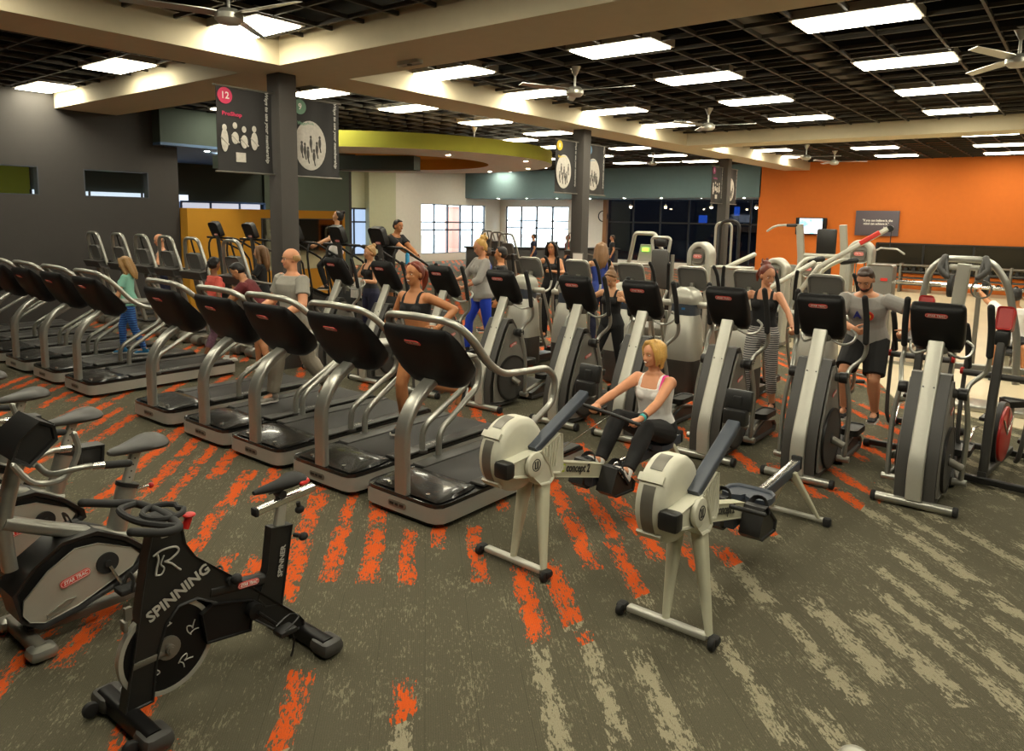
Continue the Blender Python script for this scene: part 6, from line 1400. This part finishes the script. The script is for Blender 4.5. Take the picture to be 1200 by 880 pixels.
# hooded jacket
person('woman in grey hooded jacket and royal blue leggings on an elliptical', (-6.86,8.0,.34), p*.86, 1.68, 'f', 'pink', hair=('poof','blonde'), look=(-.1,.35), top=('hoodie', C_grey), bottom=('leggings', C_blue), shoes=(SH_k, SOLE), RH=(.17,.34,1.10), LH=(-.10,.34,1.02), RE=(.9,-.4,-.5), LE=(-.9,-.4,-.5), RF=(.12,.18,.10), LF=(-.12,-.16,.06), curl=.8, vox=.009)
person('man in black t-shirt with short dark hair, standing by the bright windows', (-8.5,10.45,0), p*.72, 1.92, 'm', 'tan', hair=('short','black'), look=(.2,-.05), top=('tee', C_black), bottom=('shorts', C_black), shoes=(SH_k, SOLE), vox=.011)
person('young man with dark hair just left of the man in black t-shirt', (-9.75,11.5,0), p*.74, 1.76, 'm', 'tan', hair=('short','brown'), look=(.1,.0), top=('tee', C_vblue), bottom=('shorts', C_black), shoes=(SH_k, SOLE), vox=.011)
person('woman with dark curly hair in black top on a trainer, hands on bars', (-7.2,10.2,.28), p*1.1, 1.62, 'f', 'tan', hair=('curly','black'), look=(0,.05), top=('tank', C_black), bottom=('leggings', C_black), shoes=(SH_k, SOLE), RH=(.34,.38,1.22), LH=(-.12,.38,1.20), RE=(.9,-.5,-.5), LE=(-.9,-.5,-.5), curl=1.0, vox=.01)
person('woman with long brown hair and blue top seen from behind', (-6.17,10.1,.28), p*.28, 1.66, 'f', 'fair', hair=('long','lbrown'), look=(.3,.1), top=('cami', C_vblue), bottom=('leggings', C_navy), shoes=(SH_k, SOLE), RH=(.1,.36,1.15), LH=(-.2,.36,1.15), RE=(1,-.2,0), LE=(-1,-.2,0), vox=.01)
person('woman in loose black tank top looking down, on an elliptical', (-4.70,8.0,.22), p, 1.50, 'f', 'fair', pelvis=(0,0,.82), hair=('bun','lbrown'), look=(.05,.55), top=('cami', C_black), bottom=('leggings', C_black), shoes=(SH_g, SOLE), RH=(.38,.30,1.12), LH=(-.32,.28,1.16), RE=(.8,-.6,-.6), LE=(-.8,-.6,-.6), curl=1.1, RF=(.11,.2,.1), LF=(-.11,-.15,.04), vox=.0085)
person('smiling woman with curly auburn hair tied up, black top and striped leggings on elliptical', (-2.80,8.05,.20), p*1.03, 1.63, 'f', 'pink', hair=('poof','red'), look=(-.75,.25), smile=True, top=('tank', C_black), bottom=('capri', C_stripe), shoes=(SH_k, SOLE), RH=(.36,.12,.98), LH=(-.40,.40,1.05), RE=(.9,-.6,-.2), LE=(-.9,-.6,-.2), curl=1.1, RF=(.12,.22,.14), LF=(-.12,-.12,.05), vox=.008)
person('bearded man in grey shirt with coloured emblem leaning on an elliptical', (-1.80,8.25,.30), p, 1.76, 'm', 'pink', pelvis=(0,-.1,.86), spine=(0,.45,1), hair=('short','brown'), beard='brown', look=(.05,.6), top=('tee', C_grey), bottom=('shorts', C_black), shoes=(SH_k, SOLE), RH=(.02,.42,1.0), LH=(-.42,.30,1.02), RE=(1,-.4,0), LE=(-1,-.6,.4), curl=1.2, RF=(.13,.08,.10), LF=(-.13,-.10,.06), extra='AO', vox=.0085, build=1.08)
# far lifters
person('man in white shirt seated at the bench press, arms up on the bar', (-.9,13.75,0), p*.02, 1.78, 'm', 'tan', pelvis=(0,0,.58), spine=(0,.02,1), hair=('short','black'), top=('tee', C_white), bottom=('shorts', C_black), shoes=(SH_k, SOLE), RH=(.50,.46,1.28), LH=(-.50,.46,1.28), RE=(1,0,-1), LE=(-1,0,-1), RF=(.2,-.42,.08), LF=(-.2,-.42,.08), RFd=(0,-1,0), LFd=(0,-1,0), RK=(.2,-1,.5), LK=(-.2,-1,.5), curl=1.2, vox=.012)
person('man with purple cap at the right picture edge behind the machines', (-.28,14.2,0), p*.1, 1.76, 'm', 'tan', hair=('short','black'), top=('tee', C_black), bottom=('shorts', C_navy), shoes=(SH_k, SOLE), pelvis=(0,0,.72), RH=(.3,.3,1.0), LH=(-.3,.3,1.0), RK=(.1,1,0), vox=.012)
b = MB(); b.ell((0,0,0), (.095,.115,.07)); cp = b.build('cap', M_('cap_purple', S(110,70,130)), None); cp.location = (-.28,14.2,1.47); tag(cp, 'purple cap on the man at the right edge', 'cap')

# far sitters
for i, (x, y, lb, hc, cm) in enumerate(((-18.0,24.2,'far person with dark hair at the dark counter, left','black',C_navy),(-16.6,24.6,'far person with reddish hair at the dark counter, centre','red',C_maroon),(-15.6,26.4,'far person with brown hair at the dark counter, right','brown',C_black))):
    person(lb, (x,y,0), p*.7, 1.66, 'm', 'olive', hair=('short',hc), top=('tee', cm), bottom=('pants', C_navy), shoes=(SH_k, SOLE), vox=.014)
# ------------------------------------------------------------------ camera, world, view
F, CX, CY, PITCH, ROLL, YAW, H = 862., 600., 370., .1332, .0175, .6674, 2.35
s_, c_ = math.sin(YAW), math.cos(YAW)
fh = V((-s_, c_, 0)); rt = V((c_, s_, 0)); up = V((0,0,1))
fw = fh*math.cos(PITCH)-up*math.sin(PITCH); dn = -up*math.cos(PITCH)-fh*math.sin(PITCH)
R_ = rt*math.cos(ROLL)-dn*math.sin(ROLL); D_ = rt*math.sin(ROLL)+dn*math.cos(ROLL)
cam = bpy.data.cameras.new('camera'); cam.sensor_fit = 'HORIZONTAL'; cam.sensor_width = 36; cam.lens = F/1200*36
cam.shift_x = 0; cam.shift_y = (CY-440)/1200; cam.clip_end = 300
co = bpy.data.objects.new('camera', cam); COL.objects.link(co)
co.matrix_world = Matrix(((R_.x, -D_.x, -fw.x, 0), (R_.y, -D_.y, -fw.y, 0), (R_.z, -D_.z, -fw.z, H), (0,0,0,1)))
scene.camera = co
w = bpy.data.worlds.new('world'); scene.world = w; w.use_nodes = True
w.node_tree.nodes['Background'].inputs[0].default_value = (.80,.90,1.0,1); w.node_tree.nodes['Background'].inputs[1].default_value = 3.5
scene.view_settings.view_transform = 'Standard'; scene.view_settings.look = 'None'; scene.view_settings.gamma = 1; scene.view_settings.use_curve_mapping = False
scene.view_settings.exposure = 1.45
scene.cycles.max_bounces = 6; scene.cycles.diffuse_bounces = 4; scene.cycles.glossy_bounces = 3; scene.cycles.transparent_max_bounces = 8
scene.cycles.use_denoising = True
scene.cycles.sample_clamp_indirect = 4
